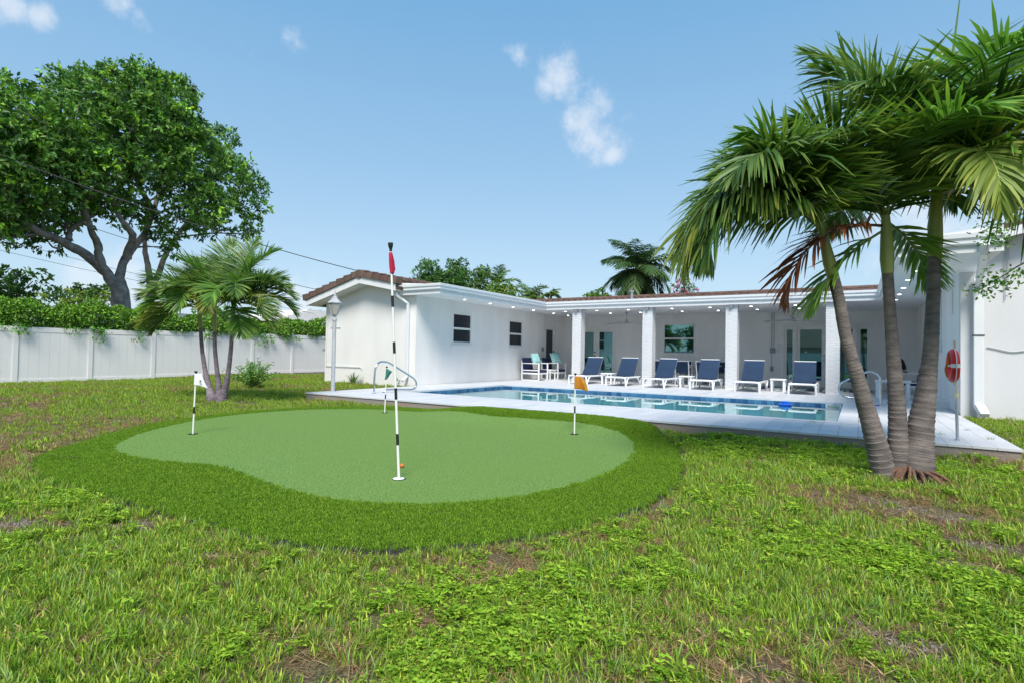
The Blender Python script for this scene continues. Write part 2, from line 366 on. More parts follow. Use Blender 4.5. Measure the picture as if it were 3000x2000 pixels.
put('step', mb, PLASTER, pool)
BLUES = [mat('pool_tile_%d' % i, c, .18, .25, 14) for i, c in enumerate([(.045,.13,.27),(.06,.17,.33),(.085,.21,.37),(.035,.10,.23),(.07,.16,.30)])]
TW = .152
tt = piece('tile', MB().box(-TW/2+.002, TW/2-.002, -.012, .004, 0, .148), BLUES[0])
n = round((PX1-PX0-2*a)/TW); s = (PX1-PX0-2*a)/n/TW
for i in range(n):
    cx = PX0+a+(i+.5)*TW*s
    share('tile', tt, (cx, PY1-a-.004, -.022), pool, random.choice(BLUES), scale=(s,1,1))
    if i % 1 == 0: share('tile', tt, (cx, PY0+a+.004, -.022), pool, random.choice(BLUES), rot=(0,0,R(180)), scale=(s,1,1))
n = round((PY1-PY0-2*a)/TW); s = (PY1-PY0-2*a)/n/TW
for i in range(n):
    cy = PY0+a+(i+.5)*TW*s
    share('tile', tt, (PX0+a+.004, cy, -.022), pool, random.choice(BLUES), rot=(0,0,R(90)), scale=(s,1,1))
    share('tile', tt, (PX1-a-.004, cy, -.022), pool, random.choice(BLUES), rot=(0,0,R(-90)), scale=(s,1,1))
sk = put('skimmer_opening', MB().box(-.66, -.33, PY1-.05, PY1-a-.0155, .0, .118), PLASTIC, pool)
put('skimmer_flap', MB().box(-.63, -.36, PY1-.056, PY1-.051, .015, .105), mat('skimmer_flap', (.42,.46,.42), .5), sk)
sk2 = put('skimmer_opening', MB().box(-9.9, -9.55, PY1-.03, PY1-a-.0155, .0, .11), mat('dark_opening', (.01,.02,.025), .6), pool)
def water_mat():
    m = bpy.data.materials.new('pool_water'); m.use_nodes = True; t = m.node_tree; t.nodes.remove(t.nodes['Principled BSDF'])
    tr = t.nodes.new('ShaderNodeBsdfTransparent'); tr.inputs[0].default_value = (.60,.87,.90,1)
    gl = t.nodes.new('ShaderNodeBsdfGlossy'); gl.inputs['Roughness'].default_value = .0; gl.inputs['Color'].default_value = (.95,1,1,1)
    fr = t.nodes.new('ShaderNodeFresnel'); fr.inputs[0].default_value = 1.36
    c = t.nodes.new('ShaderNodeTexCoord'); nz = t.nodes.new('ShaderNodeTexNoise'); nz.inputs['Scale'].default_value = 2.2; nz.inputs['Detail'].default_value = 2; t.links.new(c.outputs['Object'], nz.inputs['Vector'])
    bp = t.nodes.new('ShaderNodeBump'); bp.inputs['Strength'].default_value = .05; bp.inputs['Distance'].default_value = .02; t.links.new(nz.outputs[0], bp.inputs['Height'])
    t.links.new(bp.outputs[0], gl.inputs['Normal'])
    x = t.nodes.new('ShaderNodeMixShader'); t.links.new(fr.outputs[0], x.inputs[0]); t.links.new(tr.outputs[0], x.inputs[1]); t.links.new(gl.outputs[0], x.inputs[2])
    t.links.new(x.outputs[0], t.nodes['Material Output'].inputs[0]); return m
mb = MB().add([(PX0+.005,PY0+.005,.066),(PX1-.005,PY0+.005,.066),(PX1-.005,PY1-.005,.066),(PX0+.005,PY1-.005,.066)], [(0,1,2,3)])
put('pool_water', mb, water_mat(), kind='structure', label='still clear pool water reflecting the loungers')

# ------------------------------------------------------------------ house
house = empty('house', (-5, 18, 0), 'low white stucco house with brown tile roof wrapping around the pool patio', 'house')
def wall(axis_, pos, thick, u0, u1, z0, z1, ops):
    mb = MB(); us = sorted({u0, u1, *[o[0] for o in ops], *[o[1] for o in ops]})
    for a, b in zip(us[:-1], us[1:]):
        zs = [(z0, z1)]
        for o in ops:
            if o[0] <= a+1e-6 and o[1] >= b-1e-6:
                nz_ = []
                for p, q in zs:
                    if o[2] > p: nz_.append((p, min(o[2], q)))
                    if o[3] < q: nz_.append((max(o[3], p), q))
                zs = nz_
        for p, q in zs:
            if q-p < 1e-4: continue
            if axis_ == 'x': mb.box(pos, pos+thick, a, b, p, q)
            else: mb.box(a, b, pos, pos+thick, p, q)
    return mb
SOF = 2.97
WX, BY, GWY = -11.72, 23.3, 13.05
W1 = (14.88, 15.96, 1.50, 2.57); W2 = (18.47, 19.52, 1.47, 2.53); WD = (21.48, 22.44, DK, 2.50)
put('wall', wall('x', WX, -.22, GWY+.22, BY, -.3, 3.15, [W1, W2, WD]), STUCCO, house)
FD = (-10.98, -9.13, DK, 2.45); BW = (-7.0, -5.68, 1.30, 2.58); DD = (-2.42, .42, DK, 2.50)
put('wall', wall('y', BY, .22, WX-.22, 1.73, -.3, 3.6, [FD, BW, DD]), STUCCO, house)
# gable end wall of the left wing
put('wall', MB().prism([(-15.94,-.3),(WX,-.3),(WX,3.12),(-12.2,3.16),(-13.8,3.47),(-15.94,2.92)], 'y', GWY, GWY+.22), STUCCO, house)
put('wall', MB().box(-15.94, -15.72, GWY+.22, 30, -.3, 2.9), STUCCO, house)
# right wing
put('wall', MB().box(1.73, 1.95, 14.22, BY+.2, -.3, 3.15), STUCCO, house)
put('wall', MB().prism([(1.73,-.3),(9,-.3),(9,4.9),(6.2,4.55),(1.73,3.5)], 'y', 14.0, 14.22), mat('right_wing_stucco', (.64,.65,.67), .9, .06, 1.1, bump=.12, bscale=30, stretch=(1,1,.4), detail=7), house)  # this wall alone: even stucco tone, slightly darker and cooler than white_stucco
put('wall', MB().box(1.50, 1.73, 15.6, 17.2, DK, .34), STUCCO, house)
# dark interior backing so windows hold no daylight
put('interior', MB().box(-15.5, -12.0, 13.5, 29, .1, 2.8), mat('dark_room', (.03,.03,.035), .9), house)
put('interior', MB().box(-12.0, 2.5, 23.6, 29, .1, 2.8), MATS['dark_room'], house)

def window(axis_, pos, op, sgn, glass, mid=.5, split=True):
    u0, u1, z0, z1 = op
    def B(mb, a, b, d0, d1, c, d):
        p, q = sorted((pos+sgn*d0, pos+sgn*d1))
        return mb.box(p, q, a, b, c, d) if axis_ == 'x' else mb.box(a, b, p, q, c, d)
    f = .055; mb = MB(); e = .004
    B(mb, u0-.03, u1+.03, -.02, .012, z0-.03, z0+f); B(mb, u0-.03, u1+.03, -.02, .012, z1-f, z1+.03)
    B(mb, u0-.03, u0+f, -.02, .010, z0+f, z1-f); B(mb, u1-f, u1+.03, -.02, .010, z0+f, z1-f)
    win = put('window', mb, FRAME, house, bevel=.004)
    zm = z0+(z1-z0)*mid
    if split:
        put('sash_rail', B(MB(), u0+f, u1-f, -.03, .006, zm-.035, zm+.035), FRAME, win)
        put('pane', B(MB(), u0+f, u1-f, -.04, -.030, zm+.035, z1-f), glass, win); put('pane', B(MB(), u0+f, u1-f, -.04, -.030, z0+f+.02, zm-.035), glass, win)
        put('sash_rail', B(MB(), u0+f, u1-f, -.03, .004, z0+f, z0+f+.035), mat('grey_sash', (.35,.37,.40), .5), win)
    put('sill', B(MB(), u0-.06, u1+.06, -.005, .05, z0-.09, z0-.032), STUCCO, win)
    return win
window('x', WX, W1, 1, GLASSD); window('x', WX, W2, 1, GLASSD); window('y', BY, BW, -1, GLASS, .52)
def door(axis_, pos, op, sgn, glass, handle='r', inset=.10, top=.15, bot=.24):
    u0, u1, z0, z1 = op
    def B(mb, a, b, d0, d1, c, d):
        p, q = sorted((pos+sgn*d0, pos+sgn*d1))
        return mb.box(p, q, a, b, c, d) if axis_ == 'x' else mb.box(a, b, p, q, c, d)
    mb = MB(); B(mb, u0, u0+inset, -.08, -.03, z0, z1); B(mb, u1-inset, u1, -.08, -.03, z0, z1)
    B(mb, u0+inset, u1-inset, -.08, -.032, z1-top, z1); B(mb, u0+inset, u1-inset, -.08, -.032, z0, z0+bot)
    d = put('door', mb, FRAME, house, bevel=.004)
    put('pane', B(MB(), u0+inset, u1-inset, -.065, -.05, z0+bot, z1-top), glass, d)
    if handle:
        hu = u1-inset/2 if handle == 'r' else u0+inset/2; out_ = .02
        for zz, nm in ((z0+1.0, 'handle'), (z0+1.16, 'deadbolt')):
            c = (pos+sgn*out_, hu, zz) if axis_ == 'x' else (hu, pos+sgn*out_, zz)
            p = (pos-sgn*.03, hu, zz) if axis_ == 'x' else (hu, pos-sgn*.03, zz)
            put(nm, MB().tube([p, c], .034, 10), BLACK if axis_ == 'x' or pos == BY and u1 < -8 else STEEL, d)
    return d
def jamb(axis_, pos, op, sgn, wdt=.05):
    u0, u1, z0, z1 = op; mb = MB()
    def B(a, b, c, d, k=.014):
        p, q = sorted((pos-sgn*.09, pos+sgn*k)); mb.box(p, q, a, b, c, d) if axis_ == 'x' else mb.box(a, b, p, q, c, d)
    B(u0-.02, u0+wdt, z0, z1-wdt); B(u1-wdt, u1+.02, z0, z1-wdt); B(u0-.02, u1+.02, z1-wdt, z1+.03, .016)
    return put('door_frame', mb, FRAME, house, bevel=.004)
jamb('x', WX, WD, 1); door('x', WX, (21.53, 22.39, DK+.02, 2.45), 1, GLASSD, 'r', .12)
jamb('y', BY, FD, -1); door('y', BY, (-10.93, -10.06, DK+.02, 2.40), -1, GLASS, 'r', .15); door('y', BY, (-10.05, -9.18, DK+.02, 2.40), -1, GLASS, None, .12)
jamb('y', BY, DD, -1)
door('y', BY, (-2.37, -2.0, DK+.02, 2.45), -1, GLASS, None, .085); door('y', BY, (.0, .37, DK+.02, 2.45), -1, GLASS, None, .085)
door('y', BY, (-1.96, -1.0, DK+.02, 2.45), -1, GLASS, 'r', .125); door('y', BY, (-.995, -.035, DK+.02, 2.45), -1, GLASS, None, .125)
put('mullion', MB().box(-2.0, -1.96, BY-.016, BY+.09, DK, 2.45), FRAME, house); put('mullion', MB().box(-.035, .0, BY-.016, BY+.09, DK, 2.45), FRAME, house)

# patio roof: soffit slab, fascia, gutters
LX, GY1, RX0, RY0, RX1 = -10.5, 19.3, .5, 11.35, 1.95
LY0, LXW = 12.72, -12.62
mb = MB()
mb.box(LXW, LX+.10, LY0+.1, GY1-.0, SOF, 3.14) if False else None
mb.box(WX+.001, LX-.12, LY0+.1, GY1+.1, SOF, 3.12); mb.box(LXW, WX+.001, LY0+.1, GWY-.002, SOF, 3.12)
mb.box(WX+.001, 1.729, GY1+.1, BY-.001, SOF, 3.12); mb.box(RX0+.12, 1.729, 14.0, GY1+.1, SOF, 3.12); mb.box(RX0+.12, RX1, RY0+.1, 13.998, SOF, 3.12)
soffit = put('soffit', mb, STUCCO_S, house)
lamp_m = mat('lit_downlight', (1.0,.97,.92), .5, emit=7.0)
lamp_m.cycles.emission_sampling = 'NONE'
ring_m = mat('downlight_trim', (.82,.82,.82), .4)
lt = piece('recessed_light', MB().lathe([(.066,0),(.066,-.003),(.052,-.004),(.052,-.002)], (0,0,0), 20), ring_m)
ld = piece('lens', MB().lathe([(.050,0),(.048,-.003),(.03,-.004)], (0,0,0), 16), lamp_m)
LIGHTS = [(-11.12,y) for y in (14.74,16.26,17.8,19.37,21.1,22.5)]+[(x,20.4) for x in (-10.2,-8.8,-7.5,-5.82,-4.47,-3.11,-1.75)]+[(x,21.8) for x in (-8.8,-7.5,-5.82,-4.47,-3.11,-1.75)]+[(.94,y) for y in (13.41,14.85,16.41,18.0,19.54)]
for x, y in LIGHTS:
    o = share('recessed_light', lt, (x, y, SOF-.001), soffit); share('lens', ld, (x, y, SOF-.002), soffit)
# fascia + K-style gutter run along a path (outer side to the right of travel direction)
def run(path, prof, closed=False):
    mb = MB(); P = [Vector((x, y)) for x, y in path]; k = len(P); n = len(prof)
    for i, p in enumerate(P):
        d1 = (P[i]-P[i-1]).normalized() if i > 0 else (P[1]-P[0]).normalized(); d2 = (P[i+1]-P[i]).normalized() if i < k-1 else d1
        n1 = Vector((d1.y, -d1.x)); n2 = Vector((d2.y, -d2.x)); m = (n1+n2); m = m/(m.dot(n1)) if m.length > 1e-6 else n1
        for u, z in prof: mb.v.append((p.x+m.x*u, p.y+m.y*u, z))
    for i in range(k-1):
        for j in range(n):
            a = i*n+j; b = i*n+(j+1)%n; mb.f.append((a, b, b+n, a+n))
    mb.f.append(tuple(range(n))); mb.f.append(tuple((k-1)*n+j for j in reversed(range(n)))); return mb
path = [(LXW+.05, LY0+.1), (LX-.1, LY0+.1), (LX-.1, GY1+.1), (RX0+.1, GY1+.1), (RX0+.1, RY0+.1), (RX1, RY0+.1)]
put('fascia', run(path, [(-.02,SOF-.012),(.02,SOF-.012),(.02,3.20),(-.02,3.20)]), TRIM, house)
put('gutter', run(path, [(.022,3.075),(.07,3.075),(.085,3.10),(.085,3.15),(.115,3.19),(.12,3.26),(.105,3.26),(.10,3.235),(.022,3.235)]), GUTTER, house)
put('roof_edge', run(path, [(-.3,3.13),(.05,3.215),(.05,3.255),(-.3,3.27)]), TRIM, house)
# low-slope patio roof decks (white) up to the tiles
WROOF = mat('white_roof_membrane', (.70,.70,.70), .8, .08, 2)
mb = MB()
mb.hexa([(WX-.6,LY0+.1,3.13),(LX-.12,LY0+.1,3.13),(LX-.12,GY1+.2,3.13),(WX-.6,BY,3.13)], [(WX-.6,LY0+.1,3.36),(LX-.12,LY0+.1,3.24),(LX-.12,GY1+.2,3.24),(WX-.6,BY,3.36)])
mb.hexa([(LX-.12,GY1+.12,3.13),(RX0+.12,GY1+.12,3.13),(1.7,BY,3.13),(WX,BY,3.13)], [(LX-.12,GY1+.12,3.24),(RX0+.12,GY1+.12,3.24),(1.7,BY,3.58),(WX,BY,3.58)])
mb.hexa([(RX0+.12,RY0+.12,3.13),(RX1,RY0+.12,3.13),(RX1,BY,3.13),(RX0+.12,GY1+.12,3.13)], [(RX0+.12,RY0+.12,3.25),(RX1,RY0+.12,3.38),(RX1,BY,3.58),(RX0+.12,GY1+.12,3.25)])
put('flat_roof', mb, WROOF, house)

# tiled roofs
roof = put('roof', MB().prism([(-16.35,2.86),(-13.8,3.55),(-12.0,3.21),(-12.0,3.10),(-13.8,3.42),(-16.35,2.76)], 'y', 12.63, 30), TILE_DARK, house)
rake = MB().prism([(-16.45,2.735),(-13.8,3.405),(-12.2,3.09),(-12.2,3.30),(-13.8,3.63),(-16.45,2.94)], 'y', 12.58, 12.628)
put('rake_board', rake, TRIM, house)
put('eave_soffit', MB().hexa([(-16.44,12.63,2.75),(-15.94,12.63,2.86),(-15.94,30,2.86),(-16.44,30,2.75)], [(-16.44,12.63,2.77),(-15.94,12.63,2.88),(-15.94,30,2.88),(-16.44,30,2.77)]), TRIM, house)
put('eave_lining', MB().prism([(-16.34,2.752),(-13.8,3.412),(-12.02,3.092),(-12.02,3.082),(-13.8,3.40),(-16.34,2.74)], 'y', 12.632, 13.06), TRIM, house)
TILES = [TILE, TILE2, TILE3]
aL = math.atan2(.69, 2.65); aR = math.atan2(.34, 1.8)
def tile_mesh(l, wd):     # low barrel tile lying along +x slope, width along y
    mb = MB(); n = 6
    for xx, lift in ((0, .035), (l*1.08, 0)):
        for k in range(n+1):
            t = k/n; y = (t-.5)*wd; z = lift+.035*math.sin(math.pi*t); mb.v.append((xx, y, z))
        for k in range(n+1):
            t = k/n; y = (t-.5)*wd; mb.v.append((xx, y, lift-.02))
    m = 2*(n+1)
    for k in range(n): mb.f += [(k,k+1,m+k+1,m+k), (n+1+k+1,n+1+k,m+n+1+k,m+n+1+k+1), (k+1,k,n+1+k,n+1+k+1), (m+k,m+k+1,m+n+1+k+1,m+n+1+k)]
    mb.f += [(0,m,m+n+1,n+1), (n,n+1+n,m+n+1+n,m+n)]; return mb
TLN, TWD = .36, .30
tpl = piece('roof_tile', tile_mesh(TLN, TWD), TILE)
rest = MB()
def tilefield(x_eave, z_eave, sgn, ang, rows, y0, cols, near):
    for r in range(rows):
        for c in range(cols):
            d = r*TLN; x = x_eave-sgn*(-1)*0; px = x_eave+sgn*d*math.cos(ang); pz = z_eave+d*math.sin(ang)+.03; py = y0+(c+.5)*TWD
            if c < near:
                share('roof_tile', tpl, (px, py, pz), roof, random.choice(TILES), rot=Euler((0, -ang if sgn > 0 else -ang, 0 if sgn > 0 else R(180)), 'XYZ'))
            else:
                me = tpl.data; rot = Euler((0, -ang, 0 if sgn > 0 else R(180)), 'XYZ').to_matrix()
                rest.add([rot @ v.co+Vector((px, py, pz)) for v in me.vertices], [tuple(p.vertices) for p in me.polygons])
tilefield(-16.42, 2.90, 1, aL, 7, 12.9, 40, 3)
tilefield(-11.95, 3.26, -1, aR, 5, 12.9, 40, 16)
put('far_tiles', rest, TILE2, roof, kind='stuff')
# rake (verge) tiles: L-shaped caps along the gable edge
rk = piece('verge_tile', MB().prism([(0,0),(.385,-.01),(.385,.145),(.37,.16),(0,.215)], 'y', -.07, .20), TILE)
for k in range(8):
    d = k*.36-.1; share('verge_tile', rk, (-16.45+d*math.cos(aL), 12.60, 2.95+d*math.sin(aL)), roof, random.choice(TILES), rot=(0, -aL, 0))
for k in range(5):
    d = k*.36-.02; share('verge_tile', rk, (-12.15-d*math.cos(aR), 12.60+.13, 3.31+d*math.sin(aR)), roof, random.choice(TILES), rot=Euler((0, -aR, R(180)), 'XYZ'))
rc = piece('ridge_tile', MB().tube([(0,-.22,0),(0,.22,.02)], [.145,.155], 10), TILE)
for k in range(12): share('ridge_tile', rc, (-13.8, 12.75+k*.4, 3.70), roof, random.choice(TILES))
# main wing roof behind the patio: stepped tile courses, too far to tell tiles apart
mroof = put('roof', MB().hexa([(-16,23.3,3.4),(9,23.3,3.4),(9,27,4.0),(-16.3,27,4.0)], [(-16,23.3,3.5),(9,23.3,3.5),(9,27,4.1),(-16.3,27,4.1)]), TILE_DARK, house)
rest = MB(); am = math.atan2(.60, 3.7)
for r in range(10):
    for c in range(66):
        x = -16+c*.33+(.16 if r % 2 else 0); y = 23.25+r*.37; z = 3.53+r*.37*math.tan(am)+random.uniform(-.006,.006)
        rest.add([(x,y,z),(x+.165,y,z+.05),(x+.325,y,z),(x,y+.42,z+.07),(x+.165,y+.42,z+.12),(x+.325,y+.42,z+.07),(x,y,z-.04),(x+.325,y,z-.04)], [(0,1,4,3),(1,2,5,4),(0,6,7,2,1)])
for c in range(58): rest.tube([(-16.2+c*.42,27,4.17),(-15.77+c*.42,27,4.18)], [.12,.105], 7)
put('far_tiles', rest, TILE3, mroof, kind='stuff')
vent = put('vent_pipe', MB().tube([(-9.1,25.2,3.8),(-9.1,25.2,4.25)], .06, 10).lathe([(.10,4.22),(.10,4.27),(.02,4.31)], (-9.1,25.2,0), 10), GALV, house)
# right wing roof
put('roof', MB().prism([(1.6,3.46),(6.2,4.62),(9,4.9),(9,5.1),(6.2,4.82),(1.6,3.62)], 'y', 13.62, 28), TILE, house)
put('rake_board', MB().prism([(1.55,3.34),(6.2,4.48),(6.2,4.66),(1.55,3.50)], 'y', 13.57, 13.618), TRIM, house)
# downspouts
def strap(mb, x, y, z, w_, d_): mb.box(x-w_/2-.01, x+w_/2+.01, y-d_/2-.005, y+d_/2, z-.012, z+.012)
mb = MB(); mb.bar((-12.28,12.74,3.07), (-12.27,12.74,2.96), .075, .075, (0,1,0)); mb.bar((-12.28,12.745,2.97), (-12.0,12.97,2.72), .075, .075); mb.bar((-12.0,12.975,2.74), (-12.0,12.975,.42), .085, .075, (0,1,0)); mb.bar((-12.0,12.975,.43), (-12.02,12.8,.30), .08, .07)
ds = put('downspout', mb, GUTTER, house, bevel=.01)
mb = MB(); mb.bar((1.70,11.32,3.08), (1.70,11.42,2.94), .12, .10, (0,1,0)); mb.bar((1.70,11.40,2.96), (1.99,13.86,2.72), .11, .10); mb.bar((1.99,13.90,2.82), (1.99,13.90,.36), .155, .11, (0,1,0)); mb.bar((1.99,13.90,.38), (2.05,13.66,.20), .155, .10)
ds2 = put('downspout', mb, GUTTER, house, bevel=.012)
mb = MB(); strap(mb, 1.99, 13.90, 2.7, .155, .12); strap(mb, 1.99, 13.90, 1.72, .155, .12); put('strap', mb, mat('dark_strap', (.05,.05,.06), .6), ds2)
# pipes, boxes and cables fixed to the walls
PIPE = mat('painted_conduit', (.66,.68,.71), .5); GREYBOX = mat('grey_box', (.25,.27,.29), .5)
put('conduit', MB().tube([(-15.86,13.04,2.2),(-15.86,13.02,.67),(-14.1,13.02,.67),(-14.06,13.0,.62)], .012, 6), PIPE, house)
put('spigot', MB().tube([(-15.94,13.1,1.22),(-16.12,13.1,1.22),(-16.14,13.1,1.18)], .014, 6).tube([(-16.08,13.1,1.27),(-16.08,13.1,1.17)], .03, 8), GALV, house)
put('wall_hook', MB().tube([(-15.96,13.1,2.2),(-16.15,13.1,2.19),(-16.22,13.1,2.05)], .014, 6), PIPE, house)
put('spigot', MB().tube([(-12.35,13.05,.3),(-12.35,12.9,.3),(-12.35,12.88,.25)], .018, 6).tube([(-12.35,12.92,.38),(-12.35,12.92,.30)], .03, 8), GALV, house)
put('conduit', MB().tube([(WX+.015,21.36,2.96),(WX+.015,21.36,.3)], .012, 6), PIPE, house)
put('outlet_box', MB().box(WX, WX+.06, 21.18, 21.30, 1.33, 1.52), GREYBOX, house, bevel=.006)
put('conduit', MB().tube([(-2.80,BY-.015,2.96),(-2.80,BY-.015,.8)], .014, 6).tube([(-2.72,BY-.015,2.96),(-2.72,BY-.015,1.5)], .012, 6), mat('grey_conduit', (.36,.38,.40), .5), house)
put('switch_box', MB().box(-2.86, -2.68, BY-.06, BY, 1.42, 1.60), GREYBOX, house, bevel=.008); put('outlet_box', MB().box(-2.85, -2.73, BY-.05, BY, .72, .90), GREYBOX, house, bevel=.01)
put('wall_plaque', MB().box(-2.62, -2.46, BY-.008, BY, 1.42, 1.78), mat('plaque', (.62,.64,.66), .6), house)
put('conduit', MB().tube([(1.715,15.0,2.96),(1.715,15.0,2.2)], .012, 6).tube([(1.715,16.9,2.9),(1.715,16.9,1.68)], .03, 6), PIPE, house)
put('meter_box', MB().box(1.64, 1.73, 16.8, 17.05, 1.42, 1.70), PIPE, house, bevel=.008)
put('cable', MB().tube(smoothline([(2.13,13.98,1.50),(2.25,13.98,1.47),(2.5,13.98,1.41),(2.75,13.98,1.44),(3.6,13.98,1.5)], 20), .010, 5), mat('grey_cable', (.40,.41,.42), .7), house)
put('cable', MB().tube([(2.38,13.97,3.6),(2.40,13.97,2.4)], .008, 5), MATS['grey_cable'], house); put('cable', MB().tube([(2.43,13.97,3.62),(2.44,13.97,2.7)], .008, 5), MATS['grey_cable'], house)
put('spigot', MB().tube([(2.95,14.0,.42),(2.95,13.85,.42),(2.95,13.83,.36)], .02, 8).tube([(2.95,13.88,.52),(2.95,13.88,.42)], .035, 8), GALV, house)
# brick pillars
bl, bw_, bh = .252, .108, .062
tb = piece('brick', MB().box(-bl/2, bl/2, -bw_/2, bw_/2, 0, bh), BRICK)
PWD = .372
for px in (-9.44, -6.63, -3.76, -.83):
    cx, cy = px+PWD/2, 19.5+PWD/2
    pil = put('brick_pillar', MB().box(cx-PWD/2+.010, cx+PWD/2-.010, cy-PWD/2+.010, cy+PWD/2-.010, DK-.02, SOF-.002), MORTAR, house)
    z = DK; k = 0
    while z+bh < SOF-.005:
        h = PWD/2
        if k % 2 == 0: L4 = [(-h+bl/2, -h+bw_/2, 0), (h-bw_/2, -h+bl/2, 90), (h-bl/2, h-bw_/2, 0), (-h+bw_/2, h-bl/2, 90)]
        else: L4 = [(h-bl/2, -h+bw_/2, 0), (h-bw_/2, h-bl/2, 90), (-h+bl/2, h-bw_/2, 0), (-h+bw_/2, -h+bl/2, 90)]
        for dx, dy, a_ in L4:
            share('brick', tb, (cx+dx+random.uniform(-.002,.002), cy+dy+random.uniform(-.003,.003), z), pil, rot=(0, random.uniform(-.006,.006), R(a_)))
        z += bh+.012; k += 1
    if px < -3: put('floodlight', MB().box(cx-.05, cx+.05, 19.40, 19.48, SOF-.10, SOF-.013).lathe([(.035,-.13),(.045,-.09)], (cx,19.44,SOF), 10), GREYBOX, pil)

# ------------------------------------------------------------------ ceiling fans
def fan(x, y, a0, label):
    t = empty('ceiling_fan', (x, y, SOF), label, 'ceiling fan', 'ceiling fans under the patio roof')
    m = mat('fan_grey_white', (.36,.39,.42), .4)
    put('downrod', MB().tube([(x,y,SOF),(x,y,2.62)], .013, 8).lathe([(.06,-.07),(.03,0)], (x,y,SOF), 12), m, t)
    put('motor', MB().lathe([(.03,.02),(.055,-.05),(.10,-.10),(.10,-.13),(.05,-.16)], (x,y,2.64), 18), m, t, smooth=True)
    for k in range(3):
        a = R(a0+120*k); d = Vector((math.cos(a), math.sin(a), 0)); s = Vector((-d.y, d.x, 0)); mb = MB()
        prev = []
        for r_, wd, zz in ((.08,.06,0),(.25,.11,.0),(.55,.10,-.01),(.95,.06,-.03)):
            p = Vector((x,y,2.53))+d*r_+Vector((0,0,zz)); prev.append([p+s*wd+Vector((0,0,.018)), p-s*wd-Vector((0,0,.014)), p-s*wd-Vector((0,0,.022)), p+s*wd+Vector((0,0,.010))])
        for q in range(3): mb.hexa(prev[q], prev[q+1])
        put('blade', mb, m, t)
    return t
fan(-7.9, 21.3, 170, 'pale three-bladed ceiling fan hanging between the first two brick pillars')
fan(-1.88, 21.15, 165, 'pale three-bladed ceiling fan hanging in front of the wide glazed doors')

# ------------------------------------------------------------------ fence
fence = empty('fence', (-22.5, 11, 0), 'white vinyl privacy fence along the left side under the hedge', 'fence')
FX = -22.5
PY = [4.45-2.01*k for k in range(4, 0, -1)]+[4.45+2.01*k for k in range(0, 12)]
post = piece('post', MB().box(-.05,.045,-.065,.065,0,1.83).lathe([(.085,1.83),(.085,1.85),(.02,1.89)], (0,0,0), 4), VINYL)
board = piece('board', MB().box(-.018,.018,-.138,.138,0,1.52), VINYL)
for y in PY: share('post', post, (FX, y, float(ground_z(FX, y))-.02), fence)
for y0, y1 in zip(PY[:-1], PY[1:]):
    z = float(ground_z(FX, (y0+y1)/2)); a, b = y0+.066, y1-.066
    put('rail', MB().box(FX-.03,FX+.03,a,b,z+1.62,z+1.78), VINYL, fence); put('rail', MB().box(FX-.03,FX+.03,a,b,z+.02,z+.13), VINYL, fence)
    n = 7; wy = (b-a)/n
    for i in range(n): share('board', board, (FX+random.uniform(-.0015,.0015), a+(i+.5)*wy, z+.115), fence, scale=(1, (wy-.003)/.276, 1))

# ------------------------------------------------------------------ foliage generators
def leaf_arrays(P, A, Lh, Wd, Cc, fold=.25):
    n = len(P); A = A/np.linalg.norm(A, axis=1, keepdims=True)
    q = rng.normal(size=(n,3)); S = np.cross(A, q); S /= np.linalg.norm(S, axis=1, keepdims=True); U = np.cross(S, A)
    U *= np.sign(U[:,2:3]+1e-9); l = Lh[:,None]; wd = Wd[:,None]
    b = P; m1 = P+A*l*.45+S*wd*.5+U*wd*fold; m2 = P+A*l*.45-S*wd*.5+U*wd*fold; tip = P+A*l-U*l*.12
    V = np.stack([b, m1, tip, m2], 1).reshape(-1,3); i = np.arange(n)[:,None]*4
    F = np.concatenate([i+np.array([[0,1,2]]), i+np.array([[0,2,3]])], 0); C = np.repeat(Cc, 4, axis=0)
    return V, F, C
def flat_leaf_dirs(A, flat):        # bias leaf axes to horizontal/droop
    A = A.copy(); A[:,2] = A[:,2]*(1-flat)-.15*flat; return A
def palette(cols, n, jit=.25):
    c = np.array(cols); k = rng.integers(0, len(c), n); v = c[k]*(1+rng.normal(0, jit, (n,1))).clip(.4, 1.8); return v.clip(.003, .8)
def crown(clumps, per_m2, whorl, size, cols, up=.25, shell=.55, droop=.3, jit=.25, wid=.5):
    P, A, S, C = [], [], [], []
    for (x, y, z, r) in clumps:
        n = max(4, int(per_m2*4*math.pi*r*r))
        d = rng.normal(size=(n,3)); d /= np.linalg.norm(d, axis=1, keepdims=True); d[:,2] += up; d /= np.linalg.norm(d, axis=1, keepdims=True)
        lob = 1+.22*np.sin(d[:,0]*5+x*3)*np.sin(d[:,1]*4+y*2)+.15*np.sin(d[:,2]*7+z)
        rr = r*lob*(shell+(1-shell)*rng.random(n)**.6)
        tip = np.array([x,y,z])+d*rr[:,None]*np.array([1,1,.9])
        col = palette(cols, n, jit*.7)
        for k in range(whorl):
            a = d*.7+rng.normal(size=(n,3))*.75; a[:,2] -= droop; s = size*rng.uniform(.6,1.25,n)
            P.append(tip+rng.normal(size=(n,3))*size*.25); A.append(a); S.append(s); C.append((col*(1+rng.normal(0,.18,(n,1)))).clip(.003,.8))
    P, A, S, C = map(np.concatenate, (P, A, S, C))
    return leaf_arrays(P, A, S, S*wid*rng.uniform(.8,1.2,len(S)), C)
GREENS = [(.035,.085,.018),(.05,.115,.022),(.065,.14,.025),(.03,.07,.018),(.085,.16,.03)]
DARKG = [(.022,.055,.015),(.03,.07,.02),(.04,.085,.02),(.055,.105,.025)]
YELG = [(.10,.15,.02),(.07,.13,.02),(.13,.16,.025),(.05,.10,.018)]
